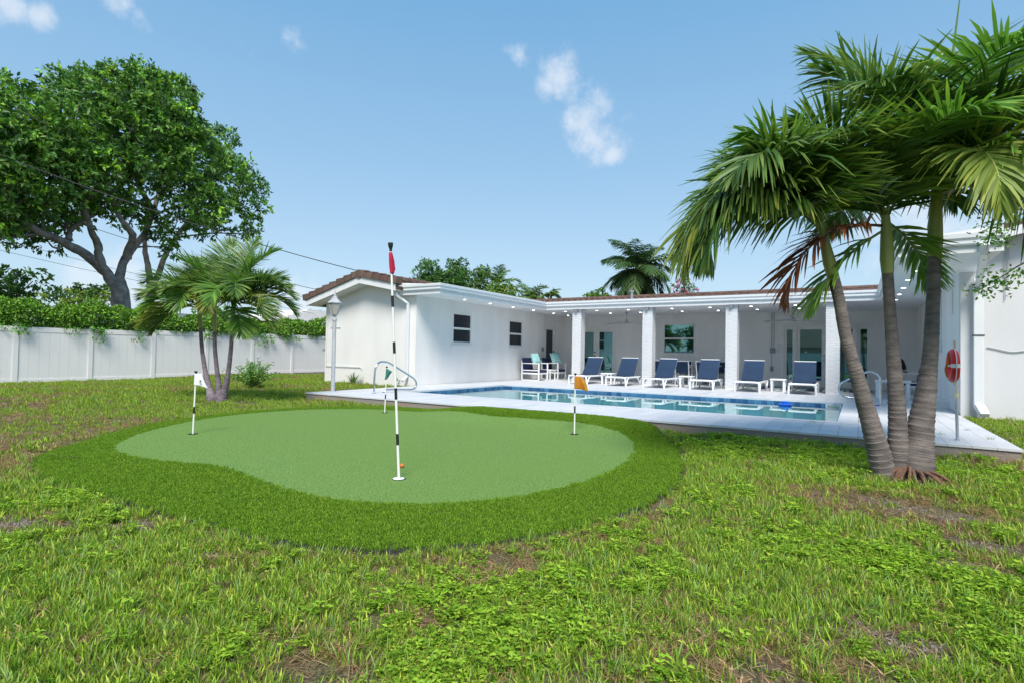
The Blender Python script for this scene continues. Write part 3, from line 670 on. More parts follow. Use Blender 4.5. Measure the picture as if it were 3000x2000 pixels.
def tube_list(mb, pts, r0, r1, n=8, seg=14, wob=.0):
    p = smoothline(pts, seg)
    if wob: p = [q+Vector(rng.normal(0, wob, 3)) for q in p]
    mb.tube(p, [r*(1+rng.normal(0,.05)) for r in lerp_list([r0, r1], seg)], n); return mb

# big shade tree behind the fence
BT = [(-24.2,6.7,8.8,1.36),(-27.8,7.7,10.0,1.38),(-24.2,6.7,7.5,1.4),(-27.8,7.7,7.9,1.22),(-24.2,7.6,8.1,1.19),(-27.8,8.8,9.2,1.22),(-24.2,8.5,9.8,1.02),(-27.8,9.7,11.7,1.26),(-24.2,8.5,8.4,1.1),(-27.8,9.8,10.1,1.35),(-24.2,9.5,10.8,1.2),(-27.8,10.9,12.2,1.26),(-24.2,9.7,9.5,1.3),(-27.8,11.1,10.7,1.35),(-24.2,10.6,11.6,1.0),(-27.8,12.2,13.1,1.08),(-24.2,10.8,10.1,1.3),(-27.8,12.4,11.4,1.35),(-24.2,11.7,11.6,1.0),(-27.8,13.4,13.2,1.08),(-24.2,11.9,10.1,1.3),(-27.8,13.7,11.4,1.35),(-24.2,12.8,9.4,1.3),(-27.8,14.6,10.6,1.35),(-27.2,15.5,11.6,0.9),(-24.2,14.2,8.9,1.1),(-27.8,16.3,10.1,1.17),(-24.8,15.7,8.9,0.8),(-27.2,17.7,8.8,0.54),(-26.0,15.4,7.7,0.9),(-24.2,13.2,7.4,1.0),(-27.8,15.2,8.3,1.08),(-24.2,12.2,8.0,1.1),(-27.8,14.0,9.0,1.17),(-24.2,11.1,8.4,1.2),(-27.8,12.7,9.5,1.26),(-24.2,9.9,8.1,1.1),(-27.8,11.3,9.1,1.17),(-24.2,8.7,7.7,1.2),(-27.8,10.0,8.7,1.26),(-24.2,7.7,7.1,1.2),(-27.8,8.8,8.0,1.26),(-24.2,6.8,6.2,1.0),(-27.8,7.8,6.9,1.08),(-27.2,7.9,5.6,0.72),(-26.0,8.2,5.1,0.6),(-24.8,6.8,5.4,0.7),(-27.2,9.4,6.7,0.72),(-26.0,12.4,6.1,0.5),(-24.8,15.7,6.6,0.4),(-24.2,5.6,8.0,1.44),(-27.8,6.5,9.0,1.45),(-24.2,5.6,6.8,1.6),(-27.8,6.5,7.7,1.62),(-24.2,5.8,5.6,1.0),(-27.8,6.7,6.3,1.08)]
BT += [(-25.0,9.2,7.0,.7),(-26.5,10.6,7.2,.8),(-25.2,8.0,6.2,.7),(-26.3,7.2,5.9,.8),(-25.5,6.6,5.0,.6),(-26.0,8.9,5.9,.5),(-26.5,13.2,6.9,.7),(-26.2,14.3,6.9,.7),(-26.0,16.6,7.4,.6),(-26.4,12.9,5.6,.45),(-25.6,11.2,6.9,.5),(-24.6,10.2,6.9,.5),(-24.9,6.1,4.8,.5),(-25.3,9.0,6.4,.7),(-25.6,10.3,6.6,.6),(-26.4,7.9,6.3,.8),(-26.0,11.9,6.6,.55),(-26.6,6.0,5.4,.7),(-25.0,7.4,5.9,.5)]
bt = empty('shade_tree', (-26, 10.9, 0), 'large spreading shade tree with thick forked grey trunk behind the fence', 'tree')
mb = MB()
tube_list(mb, [(-26.2,11.6,-.1),(-26.0,11.2,1.8),(-26,10.86,2.74),(-26,10.78,3.37),(-26,10.62,3.95)], .38, .31, 12, 16, .02)
put('trunk', mb, BARK, bt, smooth=True)
LIMBS = [([(-26,10.60,3.7),(-26,10.12,4.33),(-25.7,9.35,4.8),(-25.4,8.5,5.13),(-25,7.47,5.42),(-24.5,6.48,6.48)], .23, .10),
 ([(-26,10.71,3.7),(-26,10.8,4.55),(-26.3,11.25,5.29),(-26.5,11.85,6.18),(-26.6,12.21,7.24),(-27,12.95,9.45),(-27.5,13.78,11.4)], .20, .05),
 ([(-25.8,9.98,4.5),(-25.5,9.72,5.21),(-25,9.26,5.79),(-24.5,8.68,7.42),(-24,8.24,8.79)], .17, .05),
 ([(-26,10.96,4.9),(-25.4,10.91,5.73),(-25,10.47,6.07),(-24.8,9.99,6.7),(-24.4,9.37,8.52)], .17, .05),
 ([(-26.5,12.17,7.1),(-25.5,10.92,8.61),(-25,10.65,10.51)], .13, .05),
 ([(-25.5,8.77,5.2),(-25.6,8.87,5.62),(-25.4,9.15,5.98),(-25.2,9.8,6.6)], .12, .05),
 ([(-27.2,12.6,.1),(-28,12.87,3.49),(-28,12.7,4.89),(-28.2,12.62,6.04),(-28.5,12.9,8.2)], .17, .08),
 ([(-28,12.8,3.2),(-28,13.29,5.12),(-28,13.96,6.64),(-28,15.06,8.3)], .16, .06)]
for pts, r0, r1 in LIMBS: put('limb', tube_list(MB(), pts, r0, r1, 10, 22, .012), BARK, bt, smooth=True)
mb = MB(); ends = [Vector(p) for pts, _, _ in LIMBS for p in smoothline(pts, 12)[4:]]
for x, y, z, r in BT:
    c = Vector((x,y,z)); e = min(ends, key=lambda q: (q-c).length+max(0, q.z-c.z)*2)
    if (e-c).length < 5: tube_list(mb, [e, (e+c)/2+Vector(rng.normal(0,.25,3)), c+Vector((0,0,.3*r))], .055, .015, 5, 8)
put('twigs', mb, BARK, bt)
V, F, C = crown(BT, 9.5, 7, .215, GREENS+GREENS+DARKG[1:]+[(.09,.18,.025),(.12,.22,.03),(.14,.24,.03)], up=.35, shell=.6, droop=.25, jit=.35, wid=.46)
put_arrays('crown', V, F, C, LEAF, bt)

# hedge growing over the fence
hg = empty('vine_hedge', (-23.2, 11, 0), 'dense green vine hedge spilling over the top of the white fence', 'hedge')
mb = MB()
for y in np.arange(-2, 21, .9): tube_list(mb, [(-23.3,y,0),(-23.2+rng.normal(0,.1),y+.2,1.3),(-23.0,y+rng.normal(0,.3),2.4)], .03, .012, 5, 6)
put('stems', mb, BARK2, hg)
n = 78000; yy = rng.uniform(-3.5, 20.5, n)
top = np.interp(yy, [-4,5,7.5,9.5,11,12.5,15,16.5,18.5,21], [2.6,2.62,2.60,2.72,2.62,2.42,2.40,2.52,2.75,2.8])+.12*np.sin(yy*3.1)+.08*np.sin(yy*7.3+1)
a = rng.uniform(0, 2*math.pi, n); rr = np.sqrt(rng.uniform(.35, 1, n)); hh = (top-1.62)/2
P = np.stack([-23.02+.62*np.cos(a)*rr*(1+.15*np.sin(yy*4)), yy, 1.62+hh+hh*np.sin(a)*rr], 1)
A = rng.normal(size=(n,3))*.7+np.stack([np.cos(a), np.zeros(n), np.sin(a)*.6-.3], 1)
HC = palette([(.045,.10,.015),(.07,.15,.02),(.035,.08,.014),(.10,.19,.025),(.13,.22,.03)], n, .35)
S = rng.uniform(.06,.125,n)
v, f, c = leaf_arrays(P, A, S, S*.65, HC)
Vs, Fs, Cs = [v], [f], [c]; off = len(v)
for k in range(28):                          # trailing shoots hanging in front of the fence
    y = rng.uniform(2, 19.5); ln = rng.uniform(.12, .38) if rng.random() < .8 else rng.uniform(.4,.6); m = int(ln*150)
    P = np.stack([-22.36+rng.normal(0,.035,m), y+rng.normal(0,.07+.1*rng.random(),m), 1.85-ln*rng.random(m)**1.3], 1); A = rng.normal(size=(m,3))*.6+np.array([.4,0,-.7])
    S = rng.uniform(.05,.095,m); v, f, c = leaf_arrays(P, A, S, S*.65, palette([(.05,.13,.02),(.08,.19,.03),(.035,.09,.015)], m))
    Vs.append(v); Fs.append(f+off); Cs.append(c); off += len(v)
put_arrays('foliage', np.concatenate(Vs), np.concatenate(Fs), np.concatenate(Cs), LEAF, hg)

def tree(name, label, base, h, clumps, cols, dens=7, whorl=6, size=.22, trunk_r=.18, group='trees beyond the garden', **k):
    t = empty(name, base, label, 'tree', group); mb = MB(); b = Vector(base)
    tube_list(mb, [b, b+Vector((.1,.1,h*.35)), b+Vector((0,.1,h*.6))], trunk_r, trunk_r*.6, 8, 8)
    for x, y, z, r in clumps[:14]: tube_list(mb, [b+Vector((0,.1,h*.5)), (b+Vector((0,.1,h*.5))+Vector((x,y,z)))/2+Vector((0,0,.2)), (x,y,z)], trunk_r*.45, .02, 5, 7)
    put('trunk', mb, BARK2, t); V, F, C = crown(clumps, dens, whorl, size, cols, **k); put_arrays('crown', V, F, C, LEAF, t); return t
def blob(cx, cy, cz, rx, ry, rz, n, r):
    o = []
    for _ in range(n):
        d = rng.normal(size=3); d /= np.linalg.norm(d); q = rng.random()**.5; o.append((cx+d[0]*rx*q, cy+d[1]*ry*q, cz+d[2]*rz*q, r*rng.uniform(.6,1.15)))
    return o
tree('evergreen_tree', 'dark rounded evergreen tree rising beyond the hedge at the left picture edge', (-31,8.2,0), 4, blob(-31,8.0,3.2,1.6,2.2,1.7,16,.75), DARKG+GREENS[:2], 8)
tree('yellow_green_tree', 'yellow-green feathery tree behind the hedge left of the thick trunk', (-33,11.6,0), 3.8, blob(-33,11.6,3.1,1.5,2.1,.75,14,.55), YELG, 10, 7, .16)
tree('rusty_shrub', 'rust tinged flowering shrub in front of the thick trunk behind the hedge', (-28.5,10.4,0), 2.8, blob(-28.5,10.75,2.65,.6,.9,.38,8,.28), [(.20,.10,.02),(.15,.14,.02),(.25,.13,.03)], 14, 6, .11, .06)
tree('umbrella_tree', 'dark flat-topped tree peeking over the yellow-green tree', (-36,13.2,0), 4.3, blob(-36,13.2,3.9,1.4,1.6,.45,9,.45), DARKG, 9)
tree('far_tree', 'small dark tree behind the striped white roof beside the gable', (-40,33,0), 4.2, blob(-40,33.2,3.9,1.5,2.2,.6,10,.55), DARKG, 7)
tree('leafy_tree', 'leafy tree between the hedge and the white neighbour roof behind the small palm', (-36,20.5,0), 4, blob(-36,20.6,3.2,1.3,1.8,.9,10,.6), GREENS+YELG[:1], 8)
tree('airy_tree', 'tall airy dark tree behind the left wing roof', (-27.5,34,0), 8, blob(-28.0,34,6.6,3.4,1.5,1.8,40,.8)+blob(-24.6,34,6.0,1.6,1.0,1.4,14,.75), DARKG+GREENS[:2], 7, 6, .24, .22, shell=.45)
tree('yellow_shrub_tree', 'yellowish rounded tree above the long patio gutter', (-21.5,32,0), 5, blob(-21.6,32,5.0,2.0,1.0,.9,20,.6), YELG+GREENS[:2], 8, 6, .2)
tree('pine_tree', 'bright bushy green tree low behind the left wing tiles', (-27.5,31,0), 6, blob(-27.3,31,5.3,1.5,.8,.7,9,.6), [(.05,.12,.02),(.07,.15,.025)], 9, 7, .2)
tree('low_shrub', 'green bushy treetop beside the tall palm above the roof ridge', (-14.0,33,0), 5, blob(-14.1,33,4.75,1.0,.6,.4,8,.4), GREENS+YELG[:1], 9, 6, .18)
tree('flowering_bush', 'bush with pink blossom beside the tall palm behind the roof', (-8.8,33,0), 5.2, blob(-8.8,33,5.2,.8,.6,.5,8,.4), [(.04,.09,.02),(.06,.12,.02),(.30,.06,.16)], 9, 6, .14)

# ------------------------------------------------------------------ palms
def frond_arrays(base, az, el, length, droop, nl=44, leaf=.55, wd=.042, style='green', vee=.35, curl=.6):
    """arched pinnate frond; az in world radians; returns rachis points/radii and leaflet arrays"""
    m = 26; pts = [np.array(base, float)]; tans = []; ang = el; ds = length/(m-1); twist = rng.normal(0, .25)
    for i in range(m):
        s = i/(m-1); e = el-droop*s**1.25; az2 = az+twist*s
        t = np.array([math.cos(e)*math.cos(az2), math.cos(e)*math.sin(az2), math.sin(e)]); tans.append(t)
        if i < m-1: pts.append(pts[-1]+t*ds)
    pts, tans = np.array(pts), np.array(tans)
    V, F, C = [], [], []
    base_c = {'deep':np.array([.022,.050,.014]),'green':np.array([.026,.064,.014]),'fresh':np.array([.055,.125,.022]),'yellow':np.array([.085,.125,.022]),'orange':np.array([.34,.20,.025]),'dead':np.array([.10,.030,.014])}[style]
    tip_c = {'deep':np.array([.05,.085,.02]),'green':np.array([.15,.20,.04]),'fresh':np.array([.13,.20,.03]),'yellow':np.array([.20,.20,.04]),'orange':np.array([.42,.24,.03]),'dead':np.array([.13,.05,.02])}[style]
    for side in (-1, 1):
        for k in range(nl):
            s = .13+.87*(k+rng.random()*.6)/nl; q = min(s, .999)*(m-1); i = int(q); u = q-i
            p = pts[i]*(1-u)+pts[i+1]*u; t = tans[i]
            hor = np.array([-math.sin(az), math.cos(az), 0])*side; up = np.cross(t, hor*side); up = up/np.linalg.norm(up)
            fw = .45+.75*s**2; d = hor*math.cos(fw)+t*math.sin(fw)+up*(vee*(1-.4*s)+rng.normal(0,.12)); d /= np.linalg.norm(d)
            Lf = leaf*(.55+.75*math.sin(math.pi*min(1, .18+.78*s))**.8)*(1-.55*max(0, s-.75)/.25)*rng.uniform(.85,1.1)
            wv = t-d*(t@d); wv /= np.linalg.norm(wv); wv = wv*math.cos(.35*rng.normal())+np.cross(d, wv)*math.sin(.5*rng.normal())
            col0 = base_c*rng.uniform(.7,1.35); yf = rng.random()**1.3
            g = np.array([0,0,-1.]); pp = p.copy(); dd = d.copy(); o = len(V); cu = curl*rng.uniform(.4,1.4)
            for j, (wf) in enumerate((.45, 1.0, .85, .12)):
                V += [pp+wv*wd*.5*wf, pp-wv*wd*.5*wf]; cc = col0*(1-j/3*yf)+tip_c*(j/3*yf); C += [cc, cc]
                dd = dd+g*cu*.33; dd /= np.linalg.norm(dd); pp = pp+dd*Lf/3
                wv = wv-dd*(wv@dd); wv /= np.linalg.norm(wv)
            for j in range(3): a = o+2*j; F.append((a, a+1, a+3, a+2))
    return pts, np.array(V), np.array(F), np.array(C)
RACH = {k: mat('rachis_'+k, c, .5) for k, c in {'deep':(.12,.16,.04),'green':(.16,.22,.05),'fresh':(.20,.26,.06),'yellow':(.34,.34,.08),'orange':(.40,.25,.06),'dead':(.10,.05,.03)}.items()}
def add_frond(parent, base, az, el, length, droop, style='green', rr=.016, **k):
    pts, V, F, C = frond_arrays(base, az, el, length, droop, style=style, **k)
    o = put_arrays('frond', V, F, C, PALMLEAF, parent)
    # the midrib is part of the same frond: a tapering tube joined in
    mb = MB().tube([Vector(p) for p in pts[::2]], lerp_list([rr, rr*.8, rr*.5, .003], len(pts[::2])), 6)
    vs = np.array(mb.v)-np.array(WORG[parent]); me2 = bpy.data.meshes.new('midrib'); me2.from_pydata(vs.tolist(), [], mb.f); me2.materials.append(RACH[style])
    a = me2.color_attributes.new('Col', 'FLOAT_COLOR', 'POINT')
    import bmesh
    bm = bmesh.new(); bm.from_mesh(o.data); nb = len(bm.faces); bm.from_mesh(me2)
    bm.faces.ensure_lookup_table()
    for fc in bm.faces[nb:]: fc.material_index = 1; fc.smooth = True
    bm.to_mesh(o.data); bm.free(); o.data.materials.append(RACH[style]); bpy.data.meshes.remove(me2)
    return o
CR = Vector((.848,.530,0)); CB = Vector((-.530,.848,0))       # picture-right and away-from-viewer, for reading frond bearings off the photograph
def bearing(deg): d = CR*math.cos(R(deg))+CB*math.sin(R(deg)); return math.atan2(d.y, d.x)
def palm_trunk_mat(name, c1, c2):
    m = mat(name, c1, .9, .3, 6, col2=c2, bump=.5, bscale=40, stretch=(1,1,2.5)); return m
PT = palm_trunk_mat('palm_trunk_grey', (.14,.12,.115), (.24,.20,.185)); PT2 = palm_trunk_mat('palm_trunk_mauve', (.16,.125,.15), (.26,.215,.245))
SHAFT = mat('green_crownshaft', (.27,.33,.075), .45, .25, 5, col2=(.40,.42,.13), stretch=(1,1,.2))
def palm_trunk(parent, pts, rads, m, ring=.045, name='trunk'):
    n = 260; p = smoothline(pts, n); r = lerp_list(rads, n); L_ = sum((p[i+1]-p[i]).length for i in range(n-1)); mb = MB(); acc = 0; rr = []; nextring = 0; ph = 0
    for i in range(n):
        if i: acc += (p[i]-p[i-1]).length
        t = acc/L_; sp = ring*(1.7-.9*t); ph = (acc/sp) % 1
        rr.append(r[i]*(1+.07*(ph**2)-.03+rng.normal(0,.004)))
    mb.tube(p, rr, 18); return put(name, mb, m, parent, smooth=True)
def palm(name, label, base, stems, m, roots=0):
    t = empty(name, base, label, 'palm')
    for st in stems:
        tr = palm_trunk(t, st['pts'], st['r'], m, st.get('ring', .045))
        sp = st['shaft']; k = len(sp); n = 16
        put('crownshaft', MB().tube(smoothline(sp, n), lerp_list(st['sr'], n), 14), SHAFT, tr, smooth=True)
        top = Vector(sp[-1]); d = (Vector(sp[-1])-Vector(sp[0])).normalized()
        for fr in st['fronds']:
            b, e, ln, dr = fr[:4]; sty = fr[4] if len(fr) > 4 else 'green'; kw = fr[5] if len(fr) > 5 else {}
            add_frond(tr, top-d*rng.uniform(.02,.16), bearing(b)+rng.normal(0,.05), R(e), ln*st.get('fl',1), dr, sty, **{**st.get('kw', {}), **kw})
        if st.get('spear'):
            ln, e, b = st['spear']; q = Vector((math.cos(bearing(b))*math.cos(R(e)), math.sin(bearing(b))*math.cos(R(e)), math.sin(R(e))))
            put('spear_leaf', MB().tube([top-d*.1, top+q*ln*.5, top+q*ln], [.022,.018,.003], 6), mat('spear_green', (.10,.18,.04), .5), tr)
    return t
A_ = dict(pts=[(.24,6.93,-.02),(.2,6.9,.2),(.15,6.86,.42),(.01,6.76,.98),(-.10,6.68,1.42),(-.16,6.63,1.79),(-.21,6.59,2.03)], r=[.108,.112,.098,.072,.060,.056,.055], shaft=[(-.21,6.59,2.02),(-.25,6.565,2.2),(-.29,6.54,2.4),(-.33,6.51,2.62)], sr=[.056,.062,.048,.034],
  fronds=[(186,50,2.1,2.75,'yellow',dict(curl=1.3)),(192,40,1.9,2.5,'green',dict(curl=1.3)),(176,56,1.85,3.0,'green',dict(curl=1.3)),(163,74,1.65,2.5,'green'),(198,58,1.85,2.6,'green',dict(curl=1.3)),(222,66,1.7,2.2,'green',dict(curl=1.0)),(120,74,1.6,1.6,'green'),(176,84,1.45,1.4,'fresh'),(205,78,1.45,1.9,'green'),(145,56,1.6,2.6,'green'),(172,42,1.7,2.5,'green',dict(curl=1.2))], kw=dict(leaf=.60, wd=.031, nl=78, curl=.7))
B_ = dict(pts=[(.37,7.02,-.02),(.36,7.0,.2),(.35,6.98,.68),(.31,6.94,1.29),(.28,6.91,1.76),(.26,6.89,2.11)], r=[.11,.10,.082,.062,.053,.052], shaft=[(.26,6.89,2.10),(.255,6.885,2.25),(.25,6.87,2.45),(.24,6.86,2.70)], sr=[.054,.066,.058,.038],
  fronds=[(200,72,1.55,1.9,'green'),(270,76,1.6,1.9,'fresh'),(100,72,1.9,1.5,'green'),(20,60,1.6,1.9,'green'),(160,76,1.65,1.7,'green'),(184,4,1.5,1.75,'dead',dict(curl=.8,leaf=.42,nl=54)),(165,-32,1.15,.75,'fresh',dict(leaf=.38,nl=54)),(10,-25,.9,1.0,'fresh',dict(leaf=.32,nl=44)),(60,55,1.7,1.8,'green'),(190,82,1.6,1.4,'green')], kw=dict(leaf=.60, wd=.031, nl=78, curl=.7))
C_ = dict(pts=[(.49,7.07,-.02),(.51,7.09,.2),(.55,7.11,.49),(.63,7.14,1.16),(.66,7.15,1.81),(.67,7.14,2.29)], r=[.19,.175,.125,.072,.062,.060], ring=.055, shaft=[(.67,7.14,2.28),(.675,7.14,2.45),(.68,7.13,2.7),(.69,7.12,3.05)], sr=[.062,.070,.060,.04],
  fronds=[(250,30,1.55,2.3,'yellow',dict(leaf=.5,curl=1.0)),(285,40,1.5,2.2,'fresh',dict(leaf=.5,curl=.9)),(172,72,1.9,1.05,'green'),(130,78,2.2,.95,'green'),(80,80,2.2,.9,'fresh'),(20,68,2.2,1.3,'green'),(352,24,1.8,1.25,'orange'),(325,56,1.7,2.0,'fresh'),(205,76,1.6,1.7,'green'),(5,24,1.8,2.1,'green'),(60,58,1.9,1.5,'green'),(290,70,1.5,1.9,'green'),(340,72,1.9,1.6,'fresh'),(250,78,1.7,1.7,'fresh'),(40,82,2.2,.85,'green'),(350,78,2.1,1.1,'green'),(310,44,1.5,2.2,'yellow')], spear=(2.35,80,20), kw=dict(leaf=.62, wd=.031, nl=78, curl=.7))
pr = palm('palm_clump', 'tall triple-trunk palm clump with exposed roots on the right lawn', (.42,7.03,0), [A_, B_, C_], PT)
ROOT = mat('root_brown', (.16,.085,.055), .9, .35, 15, bump=.5, bscale=50)
for k in range(34):
    a = rng.uniform(0, 2*math.pi) if k > 22 else bearing(rng.uniform(195, 352)); r0 = rng.uniform(.06,.17); ctr = Vector((.46,7.03,0)); d = Vector((math.cos(a), math.sin(a), 0)); ln = rng.uniform(.10,.26)
    p0 = ctr+d*r0+Vector((0,0,rng.uniform(.05,.13))); p1 = p0+d*ln*.5+Vector((0,0,-.03)); p2 = p0+d*ln*1.1; p2.z = -.03
    put('root', MB().tube(smoothline([p0-d*.05, p0, p1, p2], 8), lerp_list([.014,.016,.013,.009], 8), 6), ROOT, pr, smooth=True)
kwL = dict(leaf=.44, wd=.028, nl=66, curl=.45, vee=.55)
def stemL(x0, x1, x2, x3, zt_, fr): return dict(pts=x0, r=[.125,.12,.072,.050,.044,.042], shaft=x1, sr=[.044,.052,.046,.032], fronds=fr, kw=kwL, fl=.86)
sA = stemL([(-12.5,7.1,-.03),(-12.52,7.1,.09),(-12.62,7.1,.28),(-12.82,7.1,.7),(-12.98,7.1,1.2),(-13.06,7.1,1.67)], [(-13.06,7.1,1.66),(-13.10,7.1,1.85),(-13.14,7.1,2.1),(-13.18,7.1,2.3)], 0, 0, 0,
  [(180,40,1.75,1.4,'green'),(170,20,1.7,1.5,'yellow'),(195,58,1.7,1.6,'green'),(160,70,1.6,1.2,'green'),(270,45,1.5,2.5,'fresh'),(240,60,1.6,2.2,'green'),(100,75,1.6,1.1,'green'),(205,5,1.55,1.2,'yellow'),(30,60,1.4,1.8,'green'),(185,-12,1.45,1.0,'green'),(140,50,1.5,1.5,'green'),(215,35,1.5,1.9,'fresh'),(120,85,1.5,.7,'green')])
sB = stemL([(-12.36,7.22,-.03),(-12.37,7.21,.1),(-12.40,7.2,.28),(-12.47,7.18,.7),(-12.53,7.15,1.2),(-12.56,7.15,1.6)], [(-12.56,7.15,1.59),(-12.57,7.15,1.8),(-12.58,7.15,2.0),(-12.58,7.15,2.25)], 0, 0, 0,
  [(90,80,1.7,.8,'green'),(60,68,1.6,1.2,'green'),(290,50,1.35,2.6,'yellow'),(130,70,1.6,1.2,'green'),(320,55,1.4,2.2,'fresh'),(230,60,1.5,2.0,'green'),(10,66,1.5,1.6,'green'),(160,60,1.4,1.6,'green'),(270,70,1.4,2.2,'green'),(30,45,1.4,1.8,'green'),(95,84,1.95,.5,'green'),(150,76,1.75,.9,'green'),(200,78,1.6,1.1,'fresh')])
sC = stemL([(-12.10,7.1,-.03),(-12.08,7.1,.09),(-12.0,7.1,.28),(-11.88,7.1,.7),(-11.81,7.1,1.2),(-11.78,7.1,1.72)], [(-11.78,7.1,1.71),(-11.77,7.1,1.9),(-11.765,7.1,2.1),(-11.76,7.1,2.3)], 0, 0, 0,
  [(0,42,1.75,1.5,'green'),(15,25,1.7,1.5,'green'),(350,56,1.7,1.8,'green'),(60,75,1.75,.9,'fresh'),(100,78,1.8,.8,'green'),(330,40,1.5,2.2,'yellow'),(300,60,1.5,2.4,'green'),(350,5,1.45,1.3,'yellow'),(20,58,1.6,1.6,'green'),(180,60,1.4,2.0,'green'),(320,-25,1.0,1.1,'fresh'),(35,65,1.6,1.4,'green'),(80,60,1.6,1.2,'green'),(70,82,1.95,.6,'green'),(20,76,1.8,.9,'fresh'),(270,55,1.4,2.4,'fresh'),(340,25,1.6,1.6,'green')])
sA['spear'] = (1.3,86,100); sC['spear'] = (1.35,72,20)
palm('palm_clump', 'small triple-trunk palm clump with mauve trunks in front of the white fence', (-12.3,7.12,0), [sA, sB, sC], PT2)
def simple_palm(name, label, x, y, zc, tr_, n, ln, e0, e1, dr, kw, style='green', group='palms behind the house'):
    t = empty(name, (x, y, 0), label, 'palm', group); tk = put('trunk', MB().tube([(x,y,-.1),(x,y,zc*.5),(x,y,zc)], [tr_*1.3, tr_, tr_*.8], 10), PT, t, smooth=True)
    for k in range(n):
        b = 360*k/n*2.4; add_frond(tk, Vector((x,y,zc)), bearing(b)+rng.normal(0,.1), R(e0+(e1-e0)*((k*.618)%1)), ln*rng.uniform(.85,1.1), dr*rng.uniform(.8,1.2), style, rr=.03, **kw)
    return t
simple_palm('royal_palm', 'tall dark feathery palm rising behind the roof ridge', -11.9, 34, 6.7, .2, 34, 2.7, -45, 85, 1.3, dict(leaf=.7, wd=.055, nl=56, curl=.9, vee=.1), 'deep')
simple_palm('coconut_palm', 'palm with arching fronds above the yellowish tree', -22.4, 33.5, 6.1, .15, 9, 2.0, 5, 78, 1.1, dict(leaf=.5, wd=.06, nl=34))
simple_palm('bushy_palm', 'bushy palm where the patio gutter meets the roof tiles', -19.2, 33, 5.1, .13, 14, 1.4, 5, 75, 1.2, dict(leaf=.45, wd=.05, nl=30))
simple_palm('tiny_palm', 'tiny distant palm top just left of the empty ridge', -17.6, 33, 5.2, .10, 8, .85, 10, 60, 1.6, dict(leaf=.32, wd=.05, nl=20))

# branch of a garden tree reaching in from the right
rt = empty('overhanging_tree', (4.2,9.0,0), 'leafy branch of a tree reaching in from the right picture edge', 'tree')
mb = MB(); tube_list(mb, [(4.2,9,-.1),(4.1,9,1.5),(3.6,8.9,2.8)], .11, .07, 8, 8); put('trunk', mb, BARK2, rt)
SPR = [([(3.6,8.9,2.8),(2.6,8.7,2.75),(1.75,8.55,2.42),(1.45,8.5,2.22),(1.22,8.5,2.05)], [(1.5,.26),(1.30,.24),(1.42,.2)]), ([(3.7,8.9,3.0),(2.5,8.7,3.1),(1.7,8.55,2.95),(1.36,8.5,2.78)], [(1.4,.3)]), ([(2.6,8.7,2.75),(2.0,8.6,2.35),(1.62,8.5,2.27)], [])]
mb = MB()
for pts, _ in SPR: tube_list(mb, pts, .014, .004, 6, 14)
put('branch', mb, BARK2, rt)
P, A, S = [], [], []
def spray(cx, cy, cz, rx, rz, n):
    for _ in range(n):
        P.append((cx+rng.normal(0,rx), cy+rng.normal(0,.10), cz+rng.normal(0,rz))); A.append(rng.normal(size=3)*np.array([1,1,.6])+np.array([-.2,-.2,-.35])); S.append(rng.uniform(.035,.06))
spray(1.40,8.5,2.17,.09,.07,150); spray(1.24,8.5,2.05,.07,.045,70); spray(1.60,8.5,2.25,.04,.04,32); spray(1.36,8.5,2.78,.09,.10,150); spray(1.40,8.5,2.62,.07,.035,50); spray(1.9,8.6,2.9,.25,.12,120)
v, f, c = leaf_arrays(np.array(P), np.array(A), np.array(S), np.array(S)*.55, palette([(.07,.17,.02),(.10,.22,.03),(.05,.12,.02),(.16,.28,.04)], len(P)))
put_arrays('leaves', v, f, c, LEAF, rt)

# ------------------------------------------------------------------ neighbouring roofs, wires
nb = empty('neighbour_house', (-36,27,0), 'neighbour house with low white striped roof seen over the hedge', 'house')
put('wall', MB().box(-40,-34.3,23.6,31,0,3.0), STUCCO, nb)
mb = MB()
for k in range(6): mb.box(-40.3+k*.25, -34.0-k*.02, 24.1+k*.42, 31-k*.42, 3.35+k*.13, 3.49+k*.13)
put('roof', mb, mat('white_roof', (.78,.76,.76), .7, .05, 3), nb); put('fascia', MB().box(-40.2,-33.95,23.2,31.2,3.15,3.34), TRIM, nb)
nb2 = empty('neighbour_garage', (-38,21,0), 'flat roofed pale outbuilding partly hidden behind the small palm', 'building')
put('wall', MB().box(-41,-36.5,18.5,23,0,3.0), STUCCO, nb2); put('roof', MB().box(-41.3,-36.2,18.2,23.3,3.0,3.35), mat('blue_grey_roof', (.30,.36,.44), .6, .1, 2), nb2)
WIRE = mat('wire_black', (.03,.03,.035), .7)
def wire(a, b, sag, r, label):
    a, b = Vector(a), Vector(b); pts = [a.lerp(b, t)+Vector((0,0,-sag*4*t*(1-t))) for t in np.linspace(0,1,30)]
    put('overhead_wire', MB().tube(pts, r, 5), WIRE, None, label=label, cat='wire', group='overhead service wires')
wire((-23.6,5.2,7.55), (-14.6,13.2,3.95), .25, .014, 'thick overhead wire running across the big tree down to the gable ridge')
wire((-30,7.0,7.6), (-16.8,13.4,3.4), .3, .010, 'thin overhead wire sagging toward the tiles left of the gable')
wire((-29.5,7.2,5.1), (-28.5,20,3.6), .12, .008, 'lowest thin wire crossing the sky left of the thick trunk')
wire((-29.5,7.0,5.6), (-28,22,3.4), .15, .008, 'thin wire passing behind the fork of the thick trunk')

